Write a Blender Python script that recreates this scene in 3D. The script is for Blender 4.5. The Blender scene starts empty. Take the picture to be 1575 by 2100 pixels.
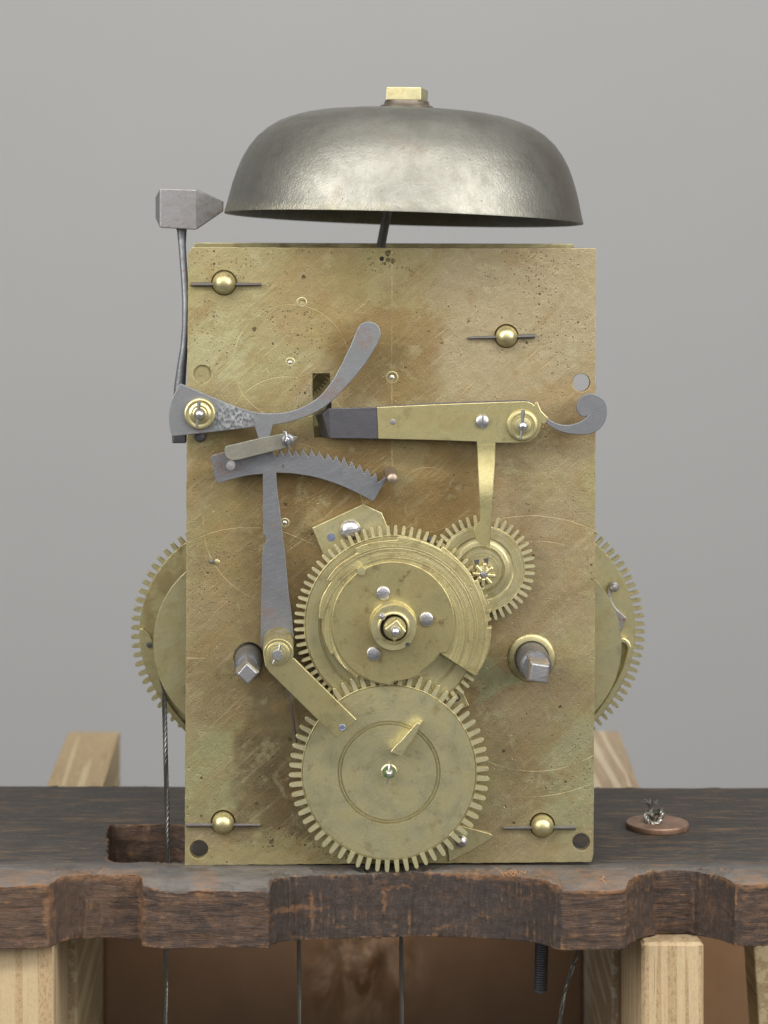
import bpy, bmesh, math, random
import numpy as np
from mathutils import Vector, Matrix, noise as mn
random.seed(7)
PI = math.pi
R_ = math.radians
S = 0.00015            # metres per unit of the drawing (0.15 mm)
D = 5333.0             # camera distance from the front plate, drawing units
VX, VY = 600.0, 370.0  # where the optical axis meets the front plate
SC = bpy.context.scene
COL = SC.collection

# ------------------------------------------------------------------ camera
cam = bpy.data.cameras.new('camera'); co = bpy.data.objects.new('camera', cam); COL.objects.link(co)
co.location = ((VX-800)*S, -D*S, (1775-VY)*S); co.rotation_euler = (PI/2, 0, 0)
cam.sensor_fit = 'HORIZONTAL'; cam.sensor_width = 36.0
cam.lens = 36.0*D/1575.0
cam.shift_x = (787.5-VX)/1575.0; cam.shift_y = (VY-1050)/1575.0
cam.clip_start = 0.01; cam.clip_end = 20
cam.dof.use_dof = True; cam.dof.focus_distance = (D-20)*S; cam.dof.aperture_fstop = 22
SC.camera = co
SC.view_settings.view_transform = 'Standard'; SC.view_settings.look = 'None'
SC.view_settings.exposure = 0.0; SC.view_settings.gamma = 1.0
# ------------------------------------------------------------------ studio light
wd = bpy.data.worlds.new('World'); SC.world = wd; wd.use_nodes = True
wd.node_tree.nodes['Background'].inputs[0].default_value = (0.93, 0.96, 1.0, 1)
wd.node_tree.nodes['Background'].inputs[1].default_value = 0.10
def softbox(name, loc, target, sx, sy, watt, col=(1, .985, .955)):
    l = bpy.data.lights.new(name, 'AREA'); l.shape = 'RECTANGLE'; l.size = sx; l.size_y = sy
    l.energy = watt; l.color = col
    o = bpy.data.objects.new(name, l); COL.objects.link(o); o.location = loc
    o.rotation_euler = (Vector(target)-Vector(loc)).to_track_quat('-Z', 'Y').to_euler()
    return o
softbox('softbox_left', (-1.0, -0.70, 0.62), (0, 0, .08), 0.5, 0.8, 16)
softbox('softbox_right', (0.95, -0.75, 0.60), (0, 0, .08), 0.5, 0.8, 15)
softbox('softbox_top', (0.0, -0.80, 1.10), (0, 0, .08), 2.3, 0.22, 22)
softbox('added_front_fill', (0.3, -1.6, 0.75), (0, 0, .1), 2.0, 1.2, 11)  # added fill behind the camera, puts a gradient on flat metal
softbox('added_backdrop_light', (0.0, 0.25, 1.35), (0, 1.3, 0.35), 1.6, 0.4, 9)  # added lamp out of view, brightens the backdrop paper

# ------------------------------------------------------------------ node helpers
class NT:
    def __init__(s, name):
        s.m = bpy.data.materials.new(name); s.m.use_nodes = True
        s.t = s.m.node_tree; s.n = s.t.nodes; s.l = s.t.links
        s.b = s.n['Principled BSDF']
        g = s.n.new('ShaderNodeNewGeometry'); s.geo = g
        s.P = s.vm('SCALE', g.outputs['Position'], scale=1.0/S)
    def lk(s, a, inp):
        if hasattr(a, 'links'): s.l.new(a, inp)
        elif isinstance(a, (tuple, list)) and len(a) == 3 and inp.type == 'RGBA': inp.default_value = (*a, 1)
        else: inp.default_value = a
    def vm(s, op, a, b=None, scale=None):
        n = s.n.new('ShaderNodeVectorMath'); n.operation = op; s.lk(a, n.inputs[0])
        if b is not None: s.lk(b, n.inputs[1])
        if scale is not None: n.inputs['Scale'].default_value = scale
        return n.outputs['Value'] if op in ('LENGTH', 'DISTANCE', 'DOT_PRODUCT') else n.outputs[0]
    def ma(s, op, a, b=0.0, c=None, clamp=False):
        n = s.n.new('ShaderNodeMath'); n.operation = op; n.use_clamp = clamp
        s.lk(a, n.inputs[0]); s.lk(b, n.inputs[1])
        if c is not None: s.lk(c, n.inputs[2])
        return n.outputs[0]
    def sep(s, v):
        n = s.n.new('ShaderNodeSeparateXYZ'); s.lk(v, n.inputs[0]); return n.outputs
    def comb(s, x, y, z):
        n = s.n.new('ShaderNodeCombineXYZ')
        for i, v in enumerate((x, y, z)): s.lk(v, n.inputs[i])
        return n.outputs[0]
    def noise(s, v, sc, det=4, rough=.55, dist=0.0):
        if isinstance(sc, (tuple, list)): v = s.vm('MULTIPLY', v, tuple(sc)); sc = 1.0
        n = s.n.new('ShaderNodeTexNoise'); s.lk(v, n.inputs['Vector']); n.inputs['Scale'].default_value = sc
        n.inputs['Detail'].default_value = det; n.inputs['Roughness'].default_value = rough
        n.inputs['Distortion'].default_value = dist
        return n.outputs[0]
    def vor(s, v, sc, rnd=1.0, feat='F1'):
        if isinstance(sc, (tuple, list)): v = s.vm('MULTIPLY', v, tuple(sc)); sc = 1.0
        n = s.n.new('ShaderNodeTexVoronoi'); n.feature = feat; s.lk(v, n.inputs['Vector'])
        n.inputs['Scale'].default_value = sc; n.inputs['Randomness'].default_value = rnd
        return n.outputs['Distance'], (n.outputs['Color'] if 'Color' in n.outputs else None)
    def sm(s, v, a, b, lo=0.0, hi=1.0):       # smooth map v from [a,b] to [lo,hi]
        n = s.n.new('ShaderNodeMapRange'); n.interpolation_type = 'SMOOTHSTEP'; s.lk(v, n.inputs['Value'])
        for k, x in zip(('From Min', 'From Max', 'To Min', 'To Max'), (a, b, lo, hi)): n.inputs[k].default_value = x
        return n.outputs[0]
    def mix(s, f, a, b, mode='MIX'):
        n = s.n.new('ShaderNodeMix'); n.data_type = 'RGBA'; n.blend_type = mode
        s.lk(f, n.inputs[0]); s.lk(a, n.inputs[6]); s.lk(b, n.inputs[7]); return n.outputs[2]
    def rot(s, v, deg):
        n = s.n.new('ShaderNodeVectorRotate'); n.rotation_type = 'Y_AXIS'; s.lk(v, n.inputs['Vector'])
        n.inputs['Angle'].default_value = R_(deg); return n.outputs[0]
    def bump(s, h, st=.5, dist=1.0, prev=None):
        n = s.n.new('ShaderNodeBump'); n.inputs['Strength'].default_value = st; n.inputs['Distance'].default_value = dist*S
        s.lk(h, n.inputs['Height'])
        if prev is not None: s.l.new(prev, n.inputs['Normal'])
        return n.outputs[0]
    def px(s):                                  # flat coordinates on the plate: x right, z up from its foot
        return s.P
    def blob(s, cx, cy, rx, ry, warp=None, soft=.3):
        v = s.vm('SUBTRACT', warp if warp is not None else s.P, (cx-800, 0, 1775-cy))
        v = s.vm('MULTIPLY', v, (1/rx, 0, 1/ry)); return s.sm(s.vm('LENGTH', v), 1-soft, 1+soft, 1, 0)
    def ring(s, cx, cy, r, w=.8):
        v = s.vm('MULTIPLY', s.vm('SUBTRACT', s.P, (cx-800, 0, 1775-cy)), (1, 0, 1))
        d = s.ma('ABSOLUTE', s.ma('SUBTRACT', s.vm('LENGTH', v), r)); return s.sm(d, 0.2, w, 1, 0)
    def out(s, col, rough=.5, metal=0.0, nrm=None, spec=.5):
        s.lk(col, s.b.inputs['Base Color']); s.lk(rough, s.b.inputs['Roughness']); s.lk(metal, s.b.inputs['Metallic'])
        s.b.inputs['Specular IOR Level'].default_value = spec
        if nrm is not None: s.l.new(nrm, s.b.inputs['Normal'])
        return s.m

# ------------------------------------------------------------------ materials
def m_plate():
    t = NT('tarnished brass plate'); P = t.P
    wn = t.n.new('ShaderNodeTexNoise'); t.lk(P, wn.inputs['Vector']); wn.inputs['Scale'].default_value = .012; wn.inputs['Detail'].default_value = 7; wn.inputs['Roughness'].default_value = .62
    warp = t.vm('ADD', P, t.vm('SCALE', t.vm('SUBTRACT', wn.outputs['Color'], (.5, .5, .5)), scale=210))
    olive = (.345, .31, .15); tan = (.355, .292, .168); brown = (.225, .150, .062); dark = (.105, .073, .038); green = (.33, .33, .19)
    n1 = t.noise(P, .0075, 6, .6, .6); n2 = t.noise(t.vm('ADD', P, (900, 30, 400)), .018, 6, .65, .4)
    c = t.mix(t.sm(n1, .35, .62), olive, tan)
    for b, col, f in [((800, 1180, 300, 330), (.25, .165, .072), .6), ((660, 1010, 150, 60), (.26, .165, .066), .65), ((1100, 640, 260, 260), (.375, .31, .195), .85), ((460, 620, 130, 200), olive, .6), ((455, 735, 65, 55), (.43, .41, .24), .7),  # leading blobs brown the plate round the wheels: tarnish with shade painted in
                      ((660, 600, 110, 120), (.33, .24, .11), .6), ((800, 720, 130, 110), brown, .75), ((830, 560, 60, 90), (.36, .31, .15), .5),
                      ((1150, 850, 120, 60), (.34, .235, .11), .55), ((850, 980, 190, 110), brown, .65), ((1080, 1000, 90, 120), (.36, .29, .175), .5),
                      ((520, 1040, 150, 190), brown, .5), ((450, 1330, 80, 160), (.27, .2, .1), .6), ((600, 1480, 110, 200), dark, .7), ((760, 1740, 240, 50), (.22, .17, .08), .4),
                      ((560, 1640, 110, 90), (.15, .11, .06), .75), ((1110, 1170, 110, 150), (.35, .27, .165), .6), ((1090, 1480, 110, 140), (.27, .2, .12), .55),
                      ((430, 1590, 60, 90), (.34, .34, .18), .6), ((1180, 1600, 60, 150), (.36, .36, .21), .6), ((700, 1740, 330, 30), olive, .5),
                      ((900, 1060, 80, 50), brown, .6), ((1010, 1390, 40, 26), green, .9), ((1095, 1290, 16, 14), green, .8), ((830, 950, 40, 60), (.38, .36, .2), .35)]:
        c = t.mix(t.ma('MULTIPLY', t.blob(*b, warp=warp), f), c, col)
    dg = t.noise(t.rot(t.vm('ADD', P, (40, 0, 90)), 42), (.0035, .02, .014), 6, .68, .7)
    c = t.mix(t.sm(dg, .50, .66, 0, .4), c, (.26, .175, .072)); c = t.mix(t.sm(dg, .45, .30, 0, .35), c, (.41, .365, .205))
    c = t.mix(t.sm(n2, .52, .68, 0, .4), c, (.26, .17, .068))
    c = t.mix(t.sm(n2, .44, .32, 0, .4), c, (.50, .46, .27))
    # brush marks running down to the right
    q = t.rot(P, 42); st = t.noise(q, (.006, .05, .11), 5, .65); st2 = t.noise(q, (.008, .1, .8), 4, .7); st3 = t.noise(t.rot(P, -50), (.010, .1, .7), 4, .7)
    c = t.mix(t.sm(st, .52, .75, 0, .38), c, (.52, .43, .27)); c = t.mix(t.sm(st2, .55, .72, 0, .2), c, (.56, .5, .33)); c = t.mix(t.sm(st2, .45, .3, 0, .2), c, (.2, .15, .075)); c = t.mix(t.sm(st3, .58, .74, 0, .12), c, (.56, .5, .33))
    fine = t.noise(P, .35, 4, .7); c = t.mix(t.sm(fine, .3, .7, .72, 0), c, t.mix(1.0, c, (.72, .7, .66), 'MULTIPLY'))
    # pits, thickest in a few clusters
    CL = None
    for b in ((420, 545, 60, 40), (510, 545, 50, 40), (620, 690, 80, 70), (410, 690, 50, 40), (800, 545, 60, 30), (1090, 570, 110, 60), (450, 1220, 60, 90), (1110, 690, 110, 50), (1190, 1610, 30, 120), (600, 800, 50, 40), (1060, 1130, 60, 50), (640, 1720, 160, 40)):
        q = t.blob(*b, warp=warp); CL = q if CL is None else t.ma('MAXIMUM', CL, q)
    d1, k1 = t.vor(t.vm('MULTIPLY', P, (1, 0, 1)), .075); pm = t.sm(t.ma('MAXIMUM', t.noise(P, .014, 4, .6), t.ma('MULTIPLY', CL, .7)), .50, .62)
    kk = t.sep(k1)[0]; rad = t.ma('MULTIPLY', t.ma('POWER', kk, 3.0), .22); p1 = t.sm(t.ma('SUBTRACT', d1, rad), -.03, .03, 1, 0)
    p1 = t.ma('MULTIPLY', p1, pm)
    d2, k2 = t.vor(t.vm('MULTIPLY', P, (1, 0, 1)), .02); wob = t.noise(P, .25, 3, .6)
    r2 = t.ma('MULTIPLY', t.ma('POWER', t.sep(k2)[1], 8.0), .085); p2 = t.sm(t.ma('ADD', t.ma('SUBTRACT', d2, r2), t.ma('MULTIPLY', t.ma('SUBTRACT', wob, .5), .22)), -.015, .015, 1, 0)
    d3, k3 = t.vor(t.vm('MULTIPLY', P, (1, 0, 1)), .2); p3 = t.ma('MULTIPLY', t.sm(t.ma('SUBTRACT', d3, t.ma('MULTIPLY', t.ma('POWER', t.sep(k3)[0], 2.0), .38)), -.04, .04, .8, 0), t.sm(t.ma('MAXIMUM', t.noise(P, .02, 3), t.ma('MULTIPLY', CL, .72)), .5, .66))
    pits = t.ma('MAXIMUM', t.ma('MAXIMUM', p1, p2), p3)
    c = t.mix(t.ma('MULTIPLY', pits, .8), c, (.06, .043, .028))
    # scribed lines
    rn = t.sm(t.noise(P, .01, 3), .38, .58, .03, .34); L = None
    for a in [(597, 742, 118), (588, 900, 128), (583, 1072, 166), (510, 1345, 264), (1090, 1345, 288), (878, 1024, 66), (1097, 1345, 236)]:
        r = t.ring(*a); L = r if L is None else t.ma('MAXIMUM', L, r)
    xyz = t.sep(P)
    v = t.sm(t.ma('ABSOLUTE', t.ma('SUBTRACT', xyz[0], 4.0)), .2, .9, 1, 0); h = t.sm(t.ma('ABSOLUTE', t.ma('SUBTRACT', xyz[2], 426.0)), .2, .9, 1, 0)
    L = t.ma('MULTIPLY', t.ma('MAXIMUM', t.ma('MAXIMUM', L, v), h), rn)
    qs = t.rot(P, 38); sw = t.noise(qs, (.004, .02, .16), 2, .5)
    scr = t.ma('MULTIPLY', t.sm(t.ma('ABSOLUTE', t.ma('SUBTRACT', sw, .5)), 0, .006, 1, 0), t.sm(t.noise(P, .013, 2), .52, .6, 0, .5))
    qs2 = t.rot(P, -60); sw2 = t.noise(qs2, (.004, .02, .1), 2, .5)
    scr = t.ma('MAXIMUM', scr, t.ma('MULTIPLY', t.sm(t.ma('ABSOLUTE', t.ma('SUBTRACT', sw2, .5)), 0, .004, 1, 0), t.sm(t.noise(P, .017, 2), .56, .63, 0, .4)))
    c = t.mix(t.ma('MAXIMUM', L, scr), c, (.62, .53, .33))
    rough = t.ma('ADD', t.sm(n2, .3, .7, .40, .52), t.ma('MULTIPLY', pits, .2))
    hgt = t.ma('SUBTRACT', t.ma('ADD', t.ma('MULTIPLY', fine, .8), t.ma('MULTIPLY', st2, .8)), t.ma('ADD', t.ma('MULTIPLY', pits, 2.0), L))
    hgt = t.ma('ADD', hgt, t.ma('ADD', t.ma('MULTIPLY', t.noise(P, .05, 3), 1.2), t.ma('MULTIPLY', t.noise(P, .009, 2), 2.5)))
    return t.out(c, rough, .78, t.bump(hgt, .8, 1.0), .4)

def m_brass(name, c1=(.62, .57, .335), c2=(.46, .405, .21), cen=None, ringy=0.0, rough=.31, metal=.85, spots=.16):
    t = NT(name); P = t.P; n1 = t.noise(P, .02, 5, .6, .5); n2 = t.noise(P, .4, 3, .7)
    c = t.mix(t.sm(n1, .4, .68), c1, c2)
    c = t.mix(t.sm(t.noise(t.vm('ADD', P, (333, 0, 77)), .035, 6, .75), .52, .7, 0, min(1, spots*3)), c, (.27, .2, .09))
    c = t.mix(t.sm(n2, .35, .7, .4, 0), c, t.mix(1.0, c, (.66, .62, .55), 'MULTIPLY'))
    q = t.rot(P, 35); sc = t.noise(q, (.015, .05, .5), 3, .6)
    hgt = t.ma('ADD', t.ma('ADD', t.ma('MULTIPLY', n2, .3), t.ma('MULTIPLY', sc, .5)), t.ma('MULTIPLY', t.noise(P, .008, 2), 3.0))
    c = t.mix(t.sm(sc, .58, .75, 0, .25), c, (.66, .6, .36))
    if cen:
        v = t.vm('MULTIPLY', t.vm('SUBTRACT', P, (cen[0]-800, 0, 1775-cen[1])), (1, 0, 1)); r = t.vm('LENGTH', v)
        w = t.noise(t.comb(t.ma('MULTIPLY', r, .22), t.noise(P, .006, 2), 0), 1.0, 5, .75)
        w2 = t.noise(t.comb(t.ma('MULTIPLY', r, .9), t.noise(P, .01, 2), 3), 1.0, 2, .7)
        k = t.sm(r, cen[2], cen[2]+3, .15, 1) if len(cen) > 2 else 1.0
        rr = t.ma('MULTIPLY', t.ma('MULTIPLY', t.sm(w, .4, .66), ringy), k)
        c = t.mix(rr, c, (.27, .215, .10))
        c = t.mix(t.ma('MULTIPLY', t.ma('MULTIPLY', t.sm(w2, .55, .7), ringy), k), c, (.62, .56, .34))
        hgt = t.ma('ADD', hgt, t.ma('MULTIPLY', t.ma('MULTIPLY', t.ma('ADD', w, w2), 2.5*ringy), k))
    d, k = t.vor(P, .06); pt = t.sm(t.ma('SUBTRACT', d, t.ma('MULTIPLY', t.ma('POWER', t.sep(k)[0], 4), .1)), -.02, .02, .6, 0)
    c = t.mix(pt, c, (.16, .11, .06))
    return t.out(c, t.sm(n1, .3, .7, rough, rough+.14), metal, t.bump(hgt, .45, 1.0), .5)

def m_steel(name, c1=(.195, .20, .212), c2=(.12, .122, .13), rust=.3, rough=.42, metal=.8, hammer=False):
    t = NT(name); P = t.P; n1 = t.noise(P, .03, 6, .65, .6); n2 = t.noise(t.rot(P, 20), (.04, .2, .8), 4, .7)
    c = t.mix(t.sm(n1, .3, .8, 0, .7), c1, c2); c = t.mix(t.sm(n2, .48, .7, 0, .5), c, tuple(x*1.45 for x in c1))
    rn = t.sm(t.ma('ADD', t.noise(P, .13, 6, .8), t.ma('MAXIMUM', t.ma('MULTIPLY', t.noise(P, .012, 2), .6), t.ma('MULTIPLY', t.blob(745, 692, 22, 30), .42))), .90, .96, 0, min(1, rust*2.4))
    c = t.mix(rn, c, (.16, .085, .055))
    h = t.ma('ADD', t.ma('ADD', t.ma('MULTIPLY', t.noise(P, .3, 4, .7), .5), t.ma('MULTIPLY', n2, .5)), t.ma('MULTIPLY', t.noise(P, .012, 2), 2.5))
    if hammer:
        dd, _ = t.vor(P, (.16, .16, .085)); b = t.blob(478, 852, 42, 30, soft=.5)
        h = t.ma('ADD', h, t.ma('MULTIPLY', t.ma('MULTIPLY', dd, b), 4.0))
    return t.out(c, t.sm(n1, .3, .7, rough, rough+.15), t.ma('MULTIPLY', t.ma('SUBTRACT', 1.0, t.ma('MULTIPLY', rn, .7)), metal), t.bump(h, .6, 1.0), .5)

def m_bell():
    t = NT('weathered bell metal'); P = t.P
    n1 = t.noise(P, .008, 6, .65, .8); n2 = t.noise(P, .2, 5, .75); n3 = t.noise(P, .03, 5, .7)
    c = t.mix(t.sm(n1, .38, .65), (.232, .227, .197), (.185, .180, .154))
    c = t.mix(t.sm(n3, .45, .8, 0, .4), c, (.12, .118, .095)); c = t.mix(t.sm(n2, .45, .7, 0, .35), c, (.245, .24, .215))
    c = t.mix(t.sm(t.noise(t.vm('ADD', P, (70, 70, 10)), .006, 5, .6, .5), .52, .66, 0, .28), c, (.21, .165, .13))
    fs = t.noise(t.rot(P, 30), (.03, .05, .45), 4, .7); c = t.mix(t.sm(fs, .58, .72, 0, .3), c, (.34, .33, .30))
    d, k = t.vor(P, .09); pt = t.sm(t.ma('SUBTRACT', d, t.ma('MULTIPLY', t.ma('POWER', t.sep(k)[0], 3), .14)), -.03, .03, .7, 0)
    c = t.mix(pt, c, (.09, .08, .06))
    z = t.sep(P)[2]; low = t.sm(z, 1345, 1372, 1, 0); st = t.noise(P, (.35, .3, .03), 3, .6)
    low = t.ma('MULTIPLY', low, t.sm(t.sep(P)[0], -40, 60, 1, .15)); c = t.mix(t.ma('MULTIPLY', low, t.sm(st, .45, .65, .1, .7)), c, (.30, .27, .18))
    h = t.ma('ADD', t.ma('ADD', t.ma('MULTIPLY', n2, .9), t.ma('MULTIPLY', t.noise(P, .05, 3, .6), .9)), t.ma('MULTIPLY', pt, -1.0))
    h = t.ma('ADD', h, t.ma('MULTIPLY', t.ma('MULTIPLY', st, low), 2.0))
    return t.out(c, t.sm(n3, .3, .7, .42, .5), .88, t.bump(h, .7, 1.0), .5)

def m_oldwood():
    t = NT('dark weathered oak'); P = t.P
    nz = t.sep(t.geo.outputs['True Normal'])[2]; top = t.sm(nz, .55, .9); pt = t.geo.outputs['Pointiness']
    xyz = t.sep(P)
    g = t.noise(P, (.004, .03, .06), 6, .65, .4); g2 = t.noise(P, (.012, .12, .22), 5, .7, .3); f = t.noise(P, .22, 4, .75)
    # top: black worn paint over orange-brown wood, dusty near the movement
    ct = t.mix(t.sm(g2, .35, .7), (.032, .028, .026), (.075, .066, .058))
    ct = t.mix(t.sm(t.noise(t.vm('ADD', P, (50, 900, 0)), (.007, .06, .1), 6, .75), .55, .66, 0, .8), ct, (.22, .135, .06))
    ct = t.mix(t.sm(t.noise(t.vm('ADD', P, (450, 100, 0)), (.0035, .014, .1), 6, .75), .52, .66, 0, .7), ct, (.16, .10, .055))
    spk = t.vor(P, (.022, .09, .1))[0]; ct = t.mix(t.sm(spk, .06, .13, .7, 0), ct, (.30, .20, .11))
    sk2 = t.noise(P, (.012, .11, .1), 5, .8, .5); ct = t.mix(t.sm(sk2, .58, .66, 0, .6), ct, (.15, .13, .115))
    dust = t.ma('MULTIPLY', t.sm(xyz[1], 60, -50), t.sm(t.noise(P, .012, 5, .7), .28, .6, .25, .8)); ct = t.mix(t.ma('MULTIPLY', dust, .85), ct, (.225, .215, .20))
    ct = t.mix(t.sm(f, .56, .70, 0, .5), ct, (.28, .265, .24)); sk3 = t.noise(t.vm('ADD', P, (9, 9, 9)), (.006, .05, .1), 8, .85, .4)
    ct = t.mix(t.ma('MULTIPLY', t.sm(sk3, .54, .62, 0, .8), t.sm(xyz[0], 380, 620, .45, 1)), ct, (.24, .15, .075)); ct = t.mix(t.sm(sk3, .44, .36, 0, .6), ct, (.018, .016, .015))
    # sides: rough sawn and chiselled, some faces rubbed nearly black
    hz = t.noise(P, (.010, .05, .10), 8, .78, .8); hf = t.noise(P, (.03, .1, .45), 5, .7, .3)
    vt = t.noise(P, (.06, .05, .007), 8, .78, .6); vf = t.noise(P, (.40, .2, .02), 4, .7)
    x = xyz[0]
    def band(a, b): return t.ma('MULTIPLY', t.sm(x, a-806, a-794), t.sm(x, b-806, b-794, 1, 0))
    sc = t.ma('MAXIMUM', t.ma('MAXIMUM', band(108, 180), band(555, 1136)), t.ma('MAXIMUM', band(1284, 1335), band(1415, 1500)))
    big = band(555, 1136); blotch = t.noise(t.vm('ADD', P, (77, 0, 9)), .016, 8, .72, 1.0); ns = t.ma('SUBTRACT', 1.0, sc)
    gr = t.ma('ADD', t.ma('MULTIPLY', t.ma('ADD', t.ma('MULTIPLY', hz, .65), t.ma('MULTIPLY', hf, .35)), ns), t.ma('MULTIPLY', t.ma('ADD', t.ma('MULTIPLY', vt, .65), t.ma('MULTIPLY', vf, .35)), sc))
    cs = t.mix(t.sm(gr, .36, .64), (.225, .130, .078), (.036, .027, .023))
    cs = t.mix(t.sm(blotch, .42, .62, 0, .7), cs, (.047, .036, .032))
    cs = t.mix(t.ma('MULTIPLY', sc, .55), cs, (.055, .042, .036)); cs = t.mix(t.ma('MULTIPLY', big, .4), cs, (.05, .041, .038))
    b2 = t.noise(t.vm('ADD', P, (5, 40, 300)), (.011, .02, .03), 8, .8, .9)
    cs = t.mix(t.sm(b2, .54, .66, 0, .7), cs, (.22, .115, .052))
    blk = t.ma('MULTIPLY', t.sm(t.ma('ADD', t.ma('MULTIPLY', vf, .5), t.ma('MULTIPLY', vt, .5)), .57, .66, 0, .7), sc); cs = t.mix(t.ma('MULTIPLY', blk, .6), cs, (.17, .085, .045))
    cs = t.mix(t.sm(f, .5, .72, 0, .55), cs, (.02, .016, .014)); cs = t.mix(t.sm(f, .46, .3, 0, .35), cs, (.22, .16, .12))
    lowx = t.ma('SUBTRACT', 1.0, t.sm(x, -600, -480)); cs = t.mix(t.ma('MULTIPLY', t.sm(blotch, .35, .5), t.ma('MULTIPLY', lowx, .4)), cs, (.17, .105, .065))
    cs = t.mix(1.0, cs, (.62, .60, .60), 'MULTIPLY'); ct = t.mix(1.0, ct, (.66, .65, .65), 'MULTIPLY'); c = t.mix(top, cs, ct)
    ew = t.ma('MULTIPLY', t.sm(pt, .502, .545), t.sm(t.noise(P, .016, 7, .78), .47, .60)); c = t.mix(t.ma('MULTIPLY', ew, .8), c, (.24, .125, .055))
    OR = None; wv = t.n.new('ShaderNodeTexNoise'); t.lk(P, wv.inputs['Vector']); wv.inputs['Scale'].default_value = .05; wv.inputs['Detail'].default_value = 6
    wpp = t.vm('ADD', P, t.vm('SCALE', t.vm('SUBTRACT', wv.outputs['Color'], (.5, .5, .5)), scale=30))
    for b in ((205, 1777, 95, 9), (275, 1780, 14, 26), (425, 1785, 26, 22), (40, 1778, 90, 8), (1225, 1783, 75, 15), (1065, 1777, 95, 9), (960, 1777, 60, 6), (787, 1828, 5, 30), (808, 1803, 26, 4), (600, 1840, 55, 5), (1520, 1782, 50, 9), (112, 1830, 8, 60), (297, 1850, 8, 50), (640, 1850, 5, 36)):
        q = t.blob(*b, warp=wpp, soft=.5); OR = q if OR is None else t.ma('MAXIMUM', OR, q)
    OR = t.ma('MULTIPLY', t.ma('MULTIPLY', OR, t.sm(xyz[1], -20, -40)), t.sm(t.noise(P, (.03, .05, .09), 6, .8), .36, .58)); c = t.mix(t.ma('MULTIPLY', OR, t.sm(nz, .5, .9, .62, .4)), c, (.23, .115, .05))
    h = t.ma('ADD', t.ma('MULTIPLY', t.ma('ADD', t.ma('MULTIPLY', gr, 12.0), t.ma('MULTIPLY', f, 2.5)), t.ma('SUBTRACT', 1.0, t.ma('MULTIPLY', top, .75))), t.ma('MULTIPLY', g2, 1.6))
    return t.out(c, t.sm(g2, .3, .7, .5, .75), 0.0, t.bump(h, .8, 1.0), .35)

def m_ply(name, c1=(.42, .32, .19), c2=(.365, .262, .145), along=False):
    t = NT(name); P = t.P
    if along: P = t.vm('MULTIPLY', t.comb(t.sep(P)[0], t.sep(P)[2], t.sep(P)[1]), (1, 1, 1.6))
    bx = t.noise(P, (.042, .042, .0005), 2, .5); g = t.noise(P, (.22, .22, .006), 4, .7)
    m = t.sm(bx, .485, .505); c = t.mix(m, c1, c2); c = t.mix(t.sm(g, .48, .72, 0, .5), c, tuple(x*1.15 for x in c1)); c = t.mix(t.sm(g, .48, .3, 0, .25), c, tuple(x*.7 for x in c2))
    sp = t.noise(P, (.2, .2, .10), 5, .85); c = t.mix(t.ma('MULTIPLY', t.sm(sp, .50, .57, 0, .7), t.ma('MAXIMUM', m, .25)), c, (.22, .14, .075))
    ln = t.sm(t.ma('ABSOLUTE', t.ma('SUBTRACT', bx, .495)), 0, .012, .35, 0); c = t.mix(ln, c, (.26, .15, .08))
    c = t.mix(t.sm(t.noise(P, (.09, .09, .003), 3, .5, .5), .64, .67, 0, .7), c, (.25, .13, .07))
    return t.out(c, .7, 0.0, t.bump(t.ma('ADD', t.ma('MULTIPLY', sp, 3.0), g), .9, 1.0), .3)

def m_simple(name, col, rough=.6, metal=0.0, var=.2, sc=.05, bump=.4):
    t = NT(name); n = t.noise(t.P, sc, 5, .65); c = t.mix(t.sm(n, .3, .7), tuple(x*(1+var) for x in col), tuple(x*(1-var) for x in col))
    return t.out(c, rough, metal, t.bump(t.noise(t.P, sc*6, 4, .7), bump, 1.0), .4)

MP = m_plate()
MBR = m_brass('yellow brass')
MPD = m_brass('satin pillar brass', (.52, .47, .26), (.38, .32, .17), rough=.36, spots=.4)
MBD = m_brass('dull brass', (.48, .435, .24), (.31, .255, .13), rough=.38, spots=.3)
MHW = m_brass('hour wheel brass', cen=(806, 1281), ringy=.12)
MMW = m_brass('minute wheel brass', (.62, .575, .35), (.50, .445, .245), cen=(798, 1584), ringy=.12)
MSN = m_brass('turned snail brass', (.60, .535, .27), (.46, .39, .185), cen=(806, 1278, 124), ringy=.65, spots=.25)
MSW = m_brass('turned pinion wheel brass', cen=(988, 1167, 30), ringy=.35)
MLV = m_brass('lever brass', (.52, .465, .245), (.40, .345, .17))
MTO = m_brass('bright tooth brass', (.74, .69, .44), (.60, .54, .31), rough=.33, spots=.1)
MST = m_steel('grey steel')
MPI = m_steel('grey brown pin steel', (.17, .16, .15), (.10, .09, .085), rust=.4, rough=.32)
MSL = m_steel('hammered grey steel', (.225, .23, .238), (.15, .152, .158), rust=.22, hammer=True)
MSD = m_steel('dark steel', (.12, .118, .13), (.07, .065, .07), rust=.15, rough=.34)
MSP = m_steel('polished steel', (.50, .49, .50), (.27, .26, .27), rust=.12, rough=.24, metal=.9)
MSH = m_steel('hammer steel', (.28, .275, .28), (.17, .155, .15), rust=.9)
MPO = m_steel('brown worn steel', (.30, .24, .18), (.2, .16, .12), rust=.4)
MBL = m_bell(); MBC = m_simple('brown washer', (.13, .11, .085), .5, .6)
MOW = m_oldwood()
MPL = m_ply('pale plywood edge'); MPG = m_ply('grey tan pine', (.46, .37, .22), (.36, .275, .155), True); MPS = m_ply('streaked pine', (.46, .38, .27), (.31, .235, .15), True)
MKR = m_simple('brown kraft board', (.150, .088, .050), .30, 0, .15, .006, .2)
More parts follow.
